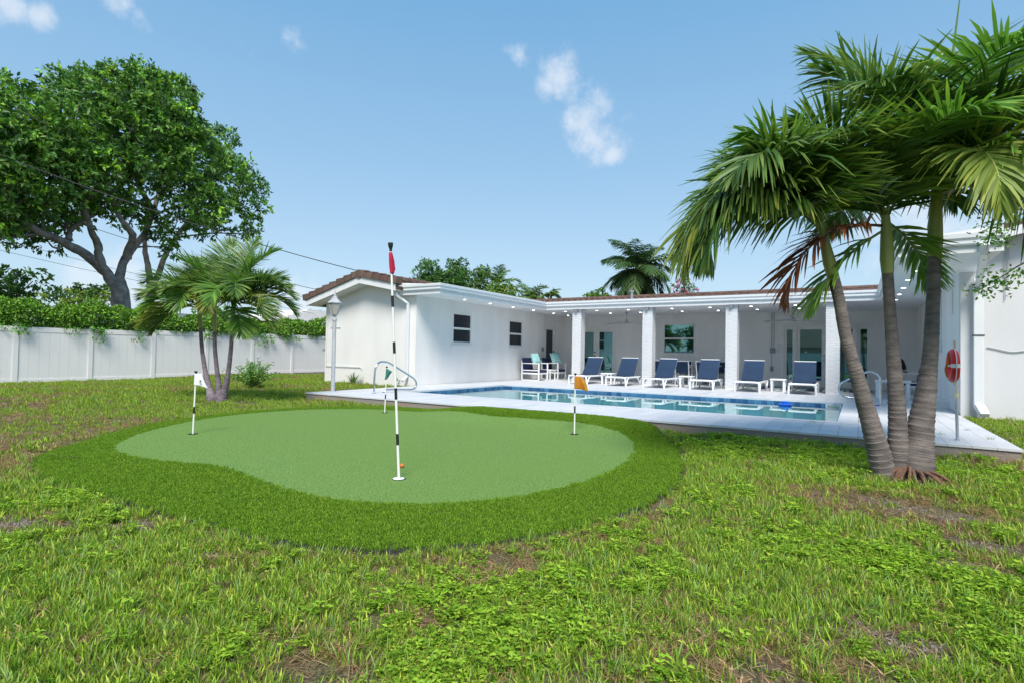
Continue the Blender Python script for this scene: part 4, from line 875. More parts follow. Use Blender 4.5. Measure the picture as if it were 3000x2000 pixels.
# ------------------------------------------------------------------ putting green
pg = empty('putting_green', (-4.9,5.3,0), 'kidney shaped artificial putting green with darker turf fringe', 'putting green')
def turf_mat(name, c1, c2, c3, sc1, sc2, bump):
    m = bpy.data.materials.new(name); m.use_nodes = True; t = m.node_tree; b = t.nodes['Principled BSDF']; b.inputs['Roughness'].default_value = .85; b.inputs['Specular IOR Level'].default_value = .25
    c = t.nodes.new('ShaderNodeTexCoord')
    def noise(s, d): n = t.nodes.new('ShaderNodeTexNoise'); n.inputs['Scale'].default_value = s; n.inputs['Detail'].default_value = d; t.links.new(c.outputs['Object'], n.inputs['Vector']); return n.outputs[0]
    f1 = noise(sc1, 3); f2 = noise(sc2, 4)
    r = t.nodes.new('ShaderNodeMapRange'); r.inputs[1].default_value = .36; r.inputs[2].default_value = .64; t.links.new(f1, r.inputs[0])
    x = t.nodes.new('ShaderNodeMix'); x.data_type = 'RGBA'; x.inputs['A'].default_value = (*c1,1); x.inputs['B'].default_value = (*c2,1); t.links.new(r.outputs[0], x.inputs['Factor'])
    r2 = t.nodes.new('ShaderNodeMapRange'); r2.inputs[1].default_value = .4; r2.inputs[2].default_value = .7; r2.inputs[4].default_value = .5; t.links.new(f2, r2.inputs[0])
    y = t.nodes.new('ShaderNodeMix'); y.data_type = 'RGBA'; t.links.new(x.outputs['Result'], y.inputs['A']); y.inputs['B'].default_value = (*c3,1); t.links.new(r2.outputs[0], y.inputs['Factor'])
    t.links.new(y.outputs['Result'], b.inputs['Base Color'])
    bp = t.nodes.new('ShaderNodeBump'); bp.inputs['Strength'].default_value = bump; bp.inputs['Distance'].default_value = .012; t.links.new(f1, bp.inputs['Height']); t.links.new(bp.outputs[0], b.inputs['Normal'])
    return m
PGM = turf_mat('putting_turf', (.070,.145,.026), (.205,.335,.082), (.14,.245,.042), 70, .7, 1.0)
FRM = turf_mat('fringe_base', (.02,.055,.008), (.05,.11,.015), (.04,.10,.012), 120, 2, .6)
nr, na = 24, len(TH); q = np.linspace(0, 1, nr)
def disc(tab, lift, extra_drop=False):
    V = []; 
    for t in q: 
        x = GC[0]+np.cos(TH)*tab*t; y = GC[1]+np.sin(TH)*tab*t; V.append(np.stack([x, y, green_z(x, y)+lift], 1))
    V = np.concatenate(V); F = []
    for i in range(nr-1):
        k = np.arange(na); k2 = (k+1) % na; F.append(np.stack([i*na+k, i*na+k2, (i+1)*na+k2, (i+1)*na+k], 1))
    return V, np.concatenate(F)[na:] if False else np.concatenate(F)
V, F = disc(R_IN+.02, .006); put_arrays('putting_surface', V, F, None, PGM, pg, smooth=True)
V, F = disc(R_OUT, .004)
rim = V[-na:].copy(); rim[:,2] -= .12; V2 = np.concatenate([V, rim]); k = np.arange(na); k2 = (k+1) % na; b0 = len(V)-na
put_arrays('turf_backing', V2, np.concatenate([F, np.stack([b0+k, b0+k2, len(V)+k2, len(V)+k], 1)]), None, mat('turf_backing_black', (.02,.022,.018), .9), pg, smooth=False)

# instanced blades: tufts are copied onto points by geometry nodes (nobody could count them)
def tuft(name, n, spread, lmin, lmax, wmin, wmax, cols, lean=.5, flat=False, mt=GRASS, segs=3, jit=.2):
    V, F, C = [], [], []
    for _ in range(n):
        a = rng.uniform(0, 2*math.pi); r = spread*math.sqrt(rng.random()); p = np.array([r*math.cos(a), r*math.sin(a), -.01]); b = rng.uniform(0, 2*math.pi)
        le = abs(rng.normal(0, lean)); d = np.array([math.cos(b)*math.sin(le), math.sin(b)*math.sin(le), math.cos(le)])
        if flat: d[2] = abs(rng.normal(.05,.12)); d /= np.linalg.norm(d); p[2] = rng.uniform(.004,.02)
        ln = rng.uniform(lmin, lmax); wd = rng.uniform(wmin, wmax); wv = np.array([-math.sin(b+rng.normal(0,.6)), math.cos(b+rng.normal(0,.6)), 0])
        col = np.array(cols[rng.integers(len(cols))])*(1+rng.normal(0,jit)); o = len(V); bend = rng.uniform(.1,.5)
        for j in range(segs):
            f_ = 1-.25*j/(segs-1); V += [p+wv*wd*.5*f_, p-wv*wd*.5*f_]; C += [col*(.85+.25*j/segs)]*2; p = p+d*ln/segs; d = d+np.array([math.cos(b),math.sin(b),-.25])*bend*.5; d /= np.linalg.norm(d)
        V.append(p); C.append(col*1.15)
        for j in range(segs-1): k_ = o+2*j; F += [(k_,k_+1,k_+3),(k_,k_+3,k_+2)]
        k_ = o+2*(segs-1); F.append((k_,k_+1,k_+2))
    return mesh_only(name, np.array(V), np.array(F), np.array(C).clip(.004,.8), mt)
def weed(name, n, spread, size, cols, hmax):
    n_s = n; st = rng.uniform(-spread, spread, (n_s,2)); hh = rng.uniform(.012, hmax, n_s); P, A, S, C = [], [], [], []
    for (x, y), h in zip(st, hh):
        col = np.array(cols[rng.integers(len(cols))])*(1+rng.normal(0,.18)); m = rng.integers(4, 8)
        for k in range(m):
            a = 2*math.pi*k/m+rng.normal(0,.3); P.append((x, y, h*rng.uniform(.6,1))); A.append((math.cos(a), math.sin(a), rng.uniform(-.05,.55))); S.append(size*rng.uniform(.6,1.2)); C.append(col*rng.uniform(.85,1.15))
    S = np.array(S); v, f, c = leaf_arrays(np.array(P), np.array(A), S, S*.48, np.array(C).clip(.004,.8), fold=.12); return mesh_only(name, v, f, c, GRASS)
def mesh_only(name, V, F, C, m):
    me = bpy.data.meshes.new(name); me.from_pydata(V.tolist(), [], F.tolist()); a = me.color_attributes.new('Col', 'FLOAT_COLOR', 'POINT'); C4 = np.ones((len(V),4), np.float32); C4[:,:3] = C; a.data.foreach_set('color', C4.ravel()); me.materials.append(m)
    return bpy.data.objects.new(name, me)
def scatter(name, pts, variants, idx, rot, scl, parent=None, **k):
    col = bpy.data.collections.new(name+'_variants')
    for i, v in enumerate(variants): v.name = '%s_%02d' % (name, i); col.objects.link(v)
    org = np.array(WORG[parent]) if parent else np.zeros(3)
    me = bpy.data.meshes.new(name); n = len(pts); me.vertices.add(n); me.vertices.foreach_set('co', (pts-org).astype(np.float32).ravel())
    a = me.attributes.new('vidx', 'INT', 'POINT'); a.data.foreach_set('value', idx.astype(np.int32))
    a = me.attributes.new('vrot', 'FLOAT_VECTOR', 'POINT'); a.data.foreach_set('vector', rot.astype(np.float32).ravel())
    a = me.attributes.new('vscl', 'FLOAT', 'POINT'); a.data.foreach_set('value', scl.astype(np.float32))
    o = bpy.data.objects.new(name, me); COL.objects.link(o); o.parent = parent; WORG[o] = Vector(org)
    g = bpy.data.node_groups.new(name+'_nodes', 'GeometryNodeTree'); g.interface.new_socket('Geometry', in_out='INPUT', socket_type='NodeSocketGeometry'); g.interface.new_socket('Geometry', in_out='OUTPUT', socket_type='NodeSocketGeometry')
    gi, go = g.nodes.new('NodeGroupInput'), g.nodes.new('NodeGroupOutput'); ip = g.nodes.new('GeometryNodeInstanceOnPoints'); ci = g.nodes.new('GeometryNodeCollectionInfo')
    ci.inputs['Collection'].default_value = col; ci.inputs['Separate Children'].default_value = True; ci.inputs['Reset Children'].default_value = True; ip.inputs['Pick Instance'].default_value = True
    def na_(nm, tp): q_ = g.nodes.new('GeometryNodeInputNamedAttribute'); q_.data_type = tp; q_.inputs['Name'].default_value = nm; return q_.outputs[0]
    er = g.nodes.new('FunctionNodeEulerToRotation'); g.links.new(na_('vrot', 'FLOAT_VECTOR'), er.inputs[0])
    g.links.new(gi.outputs[0], ip.inputs['Points']); g.links.new(ci.outputs[0], ip.inputs['Instance']); g.links.new(na_('vidx', 'INT'), ip.inputs['Instance Index']); g.links.new(er.outputs[0], ip.inputs['Rotation']); g.links.new(na_('vscl', 'FLOAT'), ip.inputs['Scale']); g.links.new(ip.outputs[0], go.inputs[0])
    md = o.modifiers.new('scatter', 'NODES'); md.node_group = g; return tag(o, **k)
FT = [(.044,.098,.006),(.064,.130,.008),(.086,.156,.011),(.028,.066,.005),(.135,.19,.022)]
fv = [tuft('f', 70, .05, .019, .032, .003, .0045, FT, .3, jit=.22) for _ in range(4)]
n = 30000; u = rng.random(n); k = rng.integers(0, na, n); ro, ri = R_OUT[k]-.02, R_IN[k]+.0; r = np.sqrt(ri**2+u*(ro**2-ri**2)); wgt = (ro**2-ri**2)*1.0
keep = rng.random(n) < wgt/wgt.max(); k, r = k[keep], r[keep]; th = TH[k]+rng.uniform(0, 2*math.pi/na, len(k)); x, y = GC[0]+np.cos(th)*r, GC[1]+np.sin(th)*r
pts = np.stack([x, y, green_z(x, y)+.004], 1); m = len(pts)
scatter('fringe_turf', pts, fv, rng.integers(0, 4, m), np.stack([rng.normal(0,.08,m), rng.normal(0,.08,m), rng.uniform(0,6.28,m)], 1), rng.uniform(.8,1.15,m), pg, kind='stuff')
# cups
CUPW = mat('cup_white', (.82,.82,.80), .5); CUPD = mat('cup_dark', (.01,.012,.01), .9)
def cup(x, y, white):
    z = float(green_z(x, y))+.0065
    c = put('cup', MB().lathe([(.062,.0),(.062,.004)], (x,y,z), 24), CUPD, pg)
    if white: put('cup_lining', MB().lathe([(.054,.004),(.054,.007)], (x-.004,y+.0,z), 24), CUPW, c)
# flags
def flagstick(x, y, h, lean, r, bands, flag, colr, label, cupwhite, textured=None):
    z0 = float(green_z(x, y))+.006; t = empty('golf_flag', (x, y, z0), label, 'flag', 'practice flags on the putting green'); top = Vector((x+lean[0], y+lean[1], z0+h)); b = Vector((x,y,z0-.0))
    P = lambda s: b.lerp(top, s)
    put('pole', MB().tube([P(0), P(.5), P(.985)], [r, r*.92, r*.8], 10), WHITEPOLE, t, smooth=True)
    for s0, s1 in bands: put('band', MB().tube([P(s0), P(s1)], r*1.06, 10), BLACK, t, smooth=True)
    put('cap', MB().tube([P(.975), P(.985), P(1.0), P(1.012)], [r*.95, r*1.1, r*1.9, r*2.0], 12), BLACK, t)
    # flag cloth: grid of points given as fractions along pole and offsets along the picture plane / depth
    mb = MB(); rows, cols = len(flag), len(flag[0]); th_ = .002
    pts_ = [[P(s)+CR*o+CB*dp for (s, o, dp) in row] for row in flag]
    # refine by bilinear subdivision for a soft cloth
    M = 4; fine = []
    for i in range((rows-1)*M+1):
        row = []
        for j in range((cols-1)*M+1):
            i0, j0 = min(i//M, rows-2), min(j//M, cols-2); u_, v_ = i/M-i0, j/M-j0
            row.append(pts_[i0][j0]*(1-u_)*(1-v_)+pts_[i0+1][j0]*u_*(1-v_)+pts_[i0][j0+1]*(1-u_)*v_+pts_[i0+1][j0+1]*u_*v_)
        fine.append(row)
    nr_, nc_ = len(fine), len(fine[0]); mb.v = [tuple(p) for row in fine for p in row]
    mb.f = [(i*nc_+j, i*nc_+j+1, (i+1)*nc_+j+1, (i+1)*nc_+j) for i in range(nr_-1) for j in range(nc_-1)]
    o = put('cloth', mb, colr, t, smooth=True); sm = o.modifiers.new('thick', 'SOLIDIFY'); sm.thickness = .002; sm.offset = 0
    cup(x, y, cupwhite); return t, o
RED = mat('red_flag_cloth', (.50,.012,.05), .7, .15, 6); WHT = mat('white_flag_cloth', (.78,.79,.80), .8, .03, 6); GRN = mat('green_flag_cloth', (.02,.17,.14), .7, .2, 8); ORG = mat('orange_flag_cloth', (.58,.20,.008), .7, .2, 9, col2=(.52,.26,.02))
BT4 = [(.145,.193),(.34,.388),(.537,.585),(.735,.783)]
flagstick(-3.59, 3.81, 2.16, (-.115,-.06), .0125, BT4,
  [[(.97,-.016,-.01),(.972,.008,-.014),(.968,.012,.012),(.966,.004,.02)],[(.94,-.018,-.008),(.94,.010,-.022),(.935,.028,.006),(.93,.002,.026)],[(.91,-.018,-.006),(.905,.012,-.020),(.90,.034,.010),(.895,0,.028)],[(.88,-.012,-.006),(.875,.016,-.016),(.88,.020,.010),(.885,0,.02)]], RED,
  'tall golf flagstick with furled red flag in the middle of the green', True)
wf, wc = flagstick(-7.71, 4.13, .85, (.015*.848, .015*.53), .0115, [(.33,.44)],
  [[(.965,-.012,-.01),(.965,.03,-.012),(.965,.06,-.01),(.965,.085,0)],[(.90,-.013,-.01),(.895,.04,-.02),(.885,.08,-.012),(.87,.11,.01)],[(.84,-.014,-.01),(.835,.045,-.014),(.82,.095,-.02),(.79,.14,.015)],[(.785,-.016,-.01),(.78,.055,-.01),(.77,.105,-.02),(.73,.17,.02)]], WHT,
  'short golf flagstick with white flag at the left end of the green', False)
flagstick(-7.72, 7.76, .88, (.02*.848,.02*.53), .0115, [(.30,.40)],
  [[(.965,-.010,-.01),(.96,.02,-.012),(.95,.03,0)],[(.90,-.012,-.01),(.89,.04,-.02),(.90,.105,.01)],[(.80,-.016,-.01),(.80,.03,-.02),(.83,.06,.015)],[(.72,-.03,-.01),(.725,.0,-.012),(.76,.03,.01)]], GRN,
  'short golf flagstick with drooping green flag near the pool deck', False)
flagstick(-3.55, 7.46, .89, (.0,.0), .0115, [(.35,.465)],
  [[(.965,-.012,-.01),(.965,.05,-.015),(.955,.075,.0),(.92,.12,.02),(.90,.14,.03)],[(.90,-.013,-.01),(.895,.055,-.022),(.88,.09,.012),(.86,.125,-.01),(.84,.17,.02)],[(.82,-.014,-.01),(.815,.06,-.018),(.80,.10,.015),(.79,.13,-.015),(.76,.185,.015)],[(.755,-.014,-.01),(.75,.06,-.01),(.74,.11,.012),(.73,.15,-.01),(.70,.20,.01)]], ORG,
  'short golf flagstick with orange flag at the right side of the green', False)
# print on the white and green flags
def lettering(text, size, pos, parent, m):
    cu = bpy.data.curves.new('lettering', 'FONT'); cu.body = text; cu.size = size; cu.extrude = .0006; cu.offset = .0012; tmp = bpy.data.objects.new('lettering_tmp', cu); COL.objects.link(tmp)
    dg = bpy.context.evaluated_depsgraph_get(); me = bpy.data.meshes.new_from_object(tmp.evaluated_get(dg)); bpy.data.objects.remove(tmp)
    me.materials.clear(); me.materials.append(m); o = bpy.data.objects.new('lettering', me); COL.objects.link(o); o.parent = parent
    M_ = Matrix((CR, Vector((0,0,1)), -CB)).transposed().to_4x4(); o.matrix_local = Matrix.Translation(Vector(pos)-WORG[parent]) @ M_; return o
INK = mat('black_ink', (.02,.02,.02), .7)
fp = Vector((-7.71+.013*.848, 4.13+.013*.53, 0))
lettering('P', .045, fp+CR*.070-CB*.027+Vector((0,0,.735)), wf, INK)
put('print_line', MB().bar(fp+CR*.07-CB*.027+Vector((0,0,.722)), fp+CR*.105-CB*.026+Vector((0,0,.720)), .003, .006, up=tuple(CB)), INK, wf)
# golf ball
mb = MB(); prof = [(.0213*math.sin(math.pi*i/12)+1e-5, .0213-.0213*math.cos(math.pi*i/12)) for i in range(13)]
put('golf_ball', mb.lathe(prof, (-3.92,4.2,float(green_z(-3.92,4.2))+.006), 20), mat('orange_ball', (.75,.16,.03), .3), smooth=True, label='orange golf ball lying behind the tall flagstick', cat='golf ball')

# ------------------------------------------------------------------ lawn
def tri_area_sample(n, r0, r1, a0, a1):
    r = np.sqrt(rng.uniform(r0*r0, r1*r1, n)); a = rng.uniform(R(a0), R(a1), n); return -np.sin(a)*r, np.cos(a)*r      # a measured left of +Y
def allowed(x, y, pad=.0):
    ok = np.hypot(x-GC[0], y-GC[1]) > rad_at(x, y, R_OUT)+.045
    ok &= ~((x > DX0-.02) & (x < DX1+.02) & (y > DY0-.02) & (y < 24)); ok &= ~((x > -16.0) & (x < -11.5) & (y > 12.98)); ok &= ~((x > 1.6) & (y > 13.9)); ok &= x > -22.4
    for bx, by, br in ((.24,6.93,.11),(.49,7.07,.19),(.37,7.02,.10),(-12.5,7.1,.10),(-12.08,7.1,.10),(-12.4,7.2,.1)): ok &= np.hypot(x-bx, y-by) > br
    return ok
def vnoise(x, y, s, seed):
    r2 = np.random.default_rng(seed); g = r2.random((64,64)); fx, fy = x*s, y*s; ix, iy = np.floor(fx).astype(int), np.floor(fy).astype(int); u, v = fx-ix, fy-iy; u, v = u*u*(3-2*u), v*v*(3-2*v)
    q_ = lambda i, j: g[i % 64, j % 64]
    return (q_(ix,iy)*(1-u)+q_(ix+1,iy)*u)*(1-v)+(q_(ix,iy+1)*(1-u)+q_(ix+1,iy+1)*u)*v
G1 = [(.066,.125,.011),(.093,.16,.014),(.135,.20,.022),(.038,.080,.008),(.18,.205,.032)]
G2 = [(.072,.135,.011),(.102,.17,.014),(.14,.205,.02),(.042,.088,.009)]
BLUEG = [(.085,.15,.04),(.12,.19,.06)]
DRY = [(.20,.14,.07),(.15,.085,.045),(.24,.18,.095),(.10,.05,.028)]
LV = [tuft('a', 30, .05, .03, .08, .0045, .0085, G1, .55), tuft('b', 26, .055, .045, .115, .005, .0095, G1+BLUEG, .5), tuft('c', 34, .05, .02, .06, .004, .0075, G1+G2, .7), tuft('d', 16, .04, .07, .16, .005, .009, BLUEG+G1, .45),
      weed('e', 16, .055, .024, G2, .06), weed('f', 14, .06, .032, G2, .075), weed('g', 22, .05, .018, G2+G1, .05), tuft('h', 26, .07, .05, .13, .002, .004, DRY, .9, True), tuft('i', 22, .05, .04, .09, .0025, .005, DRY+G1[:2]+[(.16,.19,.05)], .7), tuft('j', 20, .06, .03, .09, .003, .006, DRY, .8, True)]
PT_, ID_, SC_ = [], [], []
BARE = [(.28,5.63,.22),(.53,5.5,.28),(.72,4.72,.20),(.07,2.92,.17),(.18,2.9,.14),(.60,4.17,.14),(-1.39,4.42,.16),(-4.08,1.82,.15),(-4.75,1.42,.22),(-1.74,2.70,.12),(-1.70,1.36,.16),(.05,2.51,.10),(-1.97,8.25,.30),(-.94,7.2,.18),(-11.4,7.2,.3),(-12.2,6.6,.3),(.45,6.75,.28)]
for r0, r1, dens, sc0 in ((.1,4.2,800,.85),(4.2,8,420,1.0),(8,14,170,1.25),(14,26,75,1.7)):
    a0, a1 = (-75, 110) if r1 < 9 else (-40, 95); n = int(dens*(r1*r1-r0*r0)/2*R(a1-a0)); x, y = tri_area_sample(n, r0, r1, a0, a1); ok = allowed(x, y); x, y = x[ok], y[ok]
    dry = .55*vnoise(x, y, .55, 1)+.3*vnoise(x, y, 1.7, 2)+.15*vnoise(x, y, 4.5, 3); wd = .6*vnoise(x+50, y+9, .7, 4)+.4*vnoise(x, y, 2.3, 5)
    dry += .10*ss(-3.5, -7, x)*ss(7, 2.5, y)                      # sun-bleached strip beside the green at the left
    bare = np.zeros(len(x))
    for bx, by, br in BARE: bare = np.maximum(bare, 1-np.hypot((x-bx)/1.5, y-by)/br*.7)
    kp = rng.random(len(x)) > np.clip(bare*1.25, 0, .82)
    kp &= rng.random(len(x)) > np.clip((dry-.66)*3, 0, .25); x, y, dry, wd, bare = x[kp], y[kp], dry[kp], wd[kp], bare[kp]
    m = len(x); u = rng.random(m); idx = np.where(u < .45, 0, np.where(u < .72, 1, 2)); idx = np.where((u > .97), 3, idx)
    near_r = np.hypot(x, y) < 9
    isw = (rng.random(m) < np.clip((wd-.44)*2.4, .05, .6)) & near_r & (x > -5.5); idx = np.where(isw, rng.integers(4, 7, m), idx)
    isd = rng.random(m) < np.clip((dry-.47)*2.6, .09, .8)+bare.clip(0,1)*.5; idx = np.where(isd, rng.choice([7,8,8,9], m), idx)
    ed = np.hypot(x-GC[0], y-GC[1])-rad_at(x, y, R_OUT); tall = (ed < .16) & (rng.random(m) < .16) & (y < 6); idx = np.where(tall, 3, idx)
    s = sc0*rng.uniform(.65,1.2,m)*np.where(idx == 3, .75, 1); far = np.hypot(x, y) > 9; s = np.where(far, s*.8, s)
    PT_.append(np.stack([x, y, ground_z(x, y)], 1)); ID_.append(idx); SC_.append(s)
PT_, ID_, SC_ = map(np.concatenate, (PT_, ID_, SC_)); m = len(PT_)
scatter('lawn_grass', PT_, LV, ID_, np.stack([rng.normal(0,.12,m), rng.normal(0,.12,m), rng.uniform(0,6.28,m)], 1), SC_, None, kind='stuff', label='patchy lawn of mixed grass, clover weeds and dry thatch')
# gravelly grit in the bare patches
GP = []
for bx, by, br in BARE[:9]:
    k = int(300*br/.2); GP.append(np.stack([bx+rng.normal(0, br*.75, k), by+rng.normal(0, br*.4, k)], 1))
GP = np.concatenate(GP); ok = allowed(GP[:,0], GP[:,1]); GP = GP[ok]; m = len(GP)
gv = []
for c in ((.22,.19,.165),(.15,.115,.09),(.28,.25,.22)):
    o = MB(); ph = rng.normal(size=(8,3)); pts = [(sx*.5*(1+.3*rng.normal()), sy*.5*(1+.3*rng.normal()), sz*.35*(1+.3*rng.normal())) for sz in (-1,1) for sx, sy in ((-1,-1),(1,-1),(1,1),(-1,1))]
    o.add(pts, [(0,3,2,1),(4,5,6,7),(0,1,5,4),(1,2,6,5),(2,3,7,6),(3,0,4,7)]); me = bpy.data.meshes.new('grit'); me.from_pydata(o.v, [], o.f); me.materials.append(mat('grit_%d' % int(c[0]*100), c, .9)); gv.append(bpy.data.objects.new('grit', me))
scatter('grit', np.stack([GP[:,0], GP[:,1], ground_z(GP[:,0], GP[:,1])+.003], 1), gv, rng.integers(0,3,m), rng.uniform(0,6.28,(m,3)), rng.uniform(.003,.010,m), None, kind='stuff', label='pale grit on the bare soil patches by the big palm')

# ------------------------------------------------------------------ garden objects
lp = empty('lamp_post', (-11.4,9.6,DK), 'weathered white garden lamp post with glass lantern at the deck corner', 'lamp post')
lx, ly = -11.4, 9.6
WPOST = mat('weathered_white_metal', (.62,.64,.67), .6, .2, 6, col2=(.40,.42,.46)); 
put('post', MB().lathe([(.07,0),(.07,.012),(.05,.015),(.047,1.80),(.06,1.80),(.06,1.86),(.03,1.88),(.025,1.92)], (lx,ly,DK), 14), WPOST, lp, smooth=True)
put('ladder_bar', MB().tube([(lx-.10,ly-.02,DK+1.61),(lx+.14,ly+.06,DK+1.61)], .012, 8).lathe([(.001,-.02),(.02,0),(.001,.02)], (lx+.14,ly+.06,DK+1.61), 8), mat('dark_iron', (.10,.10,.11), .5), lp)
ln = put('lantern', MB().lathe([(.03,1.90),(.07,1.93),(.03,1.95)], (lx,ly,DK), 6).lathe([(.185,2.245),(.19,2.255),(.13,2.31),(.07,2.38),(.05,2.43),(.025,2.44),(.03,2.46),(.012,2.50),(.008,2.58),(.001,2.60)], (lx,ly,DK), 6), mat('grey_lantern_metal', (.40,.42,.45), .55, .15, 8), lp)
mb = MB(); pn = MB()
for k in range(6):
    a, b = 2*math.pi*k/6, 2*math.pi*(k+1)/6
    p0, p1 = Vector((lx+.075*math.cos(a), ly+.075*math.sin(a), DK+1.95)), Vector((lx+.16*math.cos(a), ly+.16*math.sin(a), DK+2.245)); mb.tube([p0, p1], .009, 5)
    q0, q1 = Vector((lx+.075*math.cos(b), ly+.075*math.sin(b), DK+1.95)), Vector((lx+.16*math.cos(b), ly+.16*math.sin(b), DK+2.245))
    pn = MB().add([p0, q0, q1, p1], [(0,1,2,3)]); put('glass_pane', pn, mat('frosted_lantern_glass', (.42,.40,.37), .35, .1, 10), ln)
put('lantern_rib', mb, MATS['grey_lantern_metal'], ln)

# leafy bush by the fence and the spiky plant at the gable wall
bs = empty('bush', (-15.9,10.3,.02), 'rounded green leafy bush growing in front of the white fence', 'bush')
P, A, S = [], [], []; mb = MB()
for k in range(46):
    a = rng.uniform(0, 2*math.pi); e = rng.uniform(.25, 1.5); ln_ = rng.uniform(.6,1.0); d = Vector((math.cos(a)*math.cos(e), math.sin(a)*math.cos(e), math.sin(e))); b = Vector((-15.9,10.3,.02))
    pts_ = [b, b+d*ln_*.5+Vector((0,0,.05)), b+d*ln_+Vector((0,0,-.06))]; mb.tube(smoothline(pts_, 6), lerp_list([.008,.003], 6), 4)
    for q_ in smoothline(pts_, 16)[3:]:
        for _ in range(3): P.append(tuple(q_+Vector(rng.normal(0,.035,3)))); A.append(rng.normal(size=3)*.7+np.array([d.x,d.y,d.z*.3])); S.append(rng.uniform(.05,.10))
put('stems', mb, BARK2, bs); S = np.array(S)
v, f, c = leaf_arrays(np.array(P), np.array(A), S, S*.42, palette([(.06,.13,.025),(.09,.18,.035),(.04,.095,.02),(.12,.22,.05)], len(S))); put_arrays('leaves', v, f, c, LEAF, bs)
sp = empty('spiky_plant', (-14.15,12.75,.1), 'small spiky dark green plant against the gable wall', 'plant')
V, F, C = [], [], []
for k in range(70):
    a = rng.uniform(0, 2*math.pi); e = rng.uniform(.35, 1.5); ln_ = rng.uniform(.28,.52); d = np.array([math.cos(a)*math.cos(e), math.sin(a)*math.cos(e), math.sin(e)]); wv = np.array([-math.sin(a), math.cos(a), 0])*.012; p = np.array([-14.15,12.75,.12]); o = len(V); col = np.array([(.035,.07,.02),(.06,.11,.035),(.10,.14,.05)][k % 3])
    for wf_ in (1, 1, .1): V += [p+wv*wf_, p-wv*wf_]; C += [col, col]; p = p+d*ln_/2; d = d+np.array([0,0,-.18])
    F += [(o,o+1,o+3,o+2),(o+2,o+3,o+5,o+4)]
put_arrays('leaves', np.array(V), np.array(F), np.array(C), LEAF, sp)
put('stem', MB().tube([(-14.15,12.75,-.02),(-14.15,12.75,.2)], [.05,.035], 8), BARK2, sp)

# pool handrails
def rail(pts, label):
    t = empty('pool_handrail', pts[0], label, 'handrail', 'stainless pool handrails')
    put('tube', MB().tube(smoothline(pts, 70), .024, 12), STEEL, t, smooth=True)
    put('escutcheon', MB().lathe([(.055,0),(.055,.012),(.03,.025)], pts[0], 16), STEEL, t); put('escutcheon', MB().lathe([(.055,0),(.055,.012),(.03,.025)], (pts[-1][0], pts[-1][1], DK), 16), STEEL, t)
X = -10.2
rail([(X,9.87,DK),(X,9.87,.5),(X,9.90,.78),(X,10.0,.91),(X,10.14,.94),(X,10.36,.91),(X,10.8,.72),(X,11.22,.53),(X,11.36,.44),(X,11.42,.34),(X,11.38,.24),(X,11.24,.20),(X,10.9,.21),(X,10.35,.235),(X,10.27,.21),(X,10.22,DK)], 'bent stainless handrail at the left end of the pool beside the green flag')
Y = 15.3
rail([(.45,Y,DK),(.45,Y,.55),(.45,Y,.76),(.40,Y,.87),(.30,Y,.925),(.19,Y,.93),(.0,Y,.84),(-.22,Y,.72),(-.33,Y,.64),(-.375,Y,.54),(-.35,Y,.43),(-.25,Y,.34),(-.1,Y,.31),(.1,Y,.30),(.16,Y,.26),(.18,Y,DK)], 'bent stainless handrail at the right end of the pool behind the palm trunks')

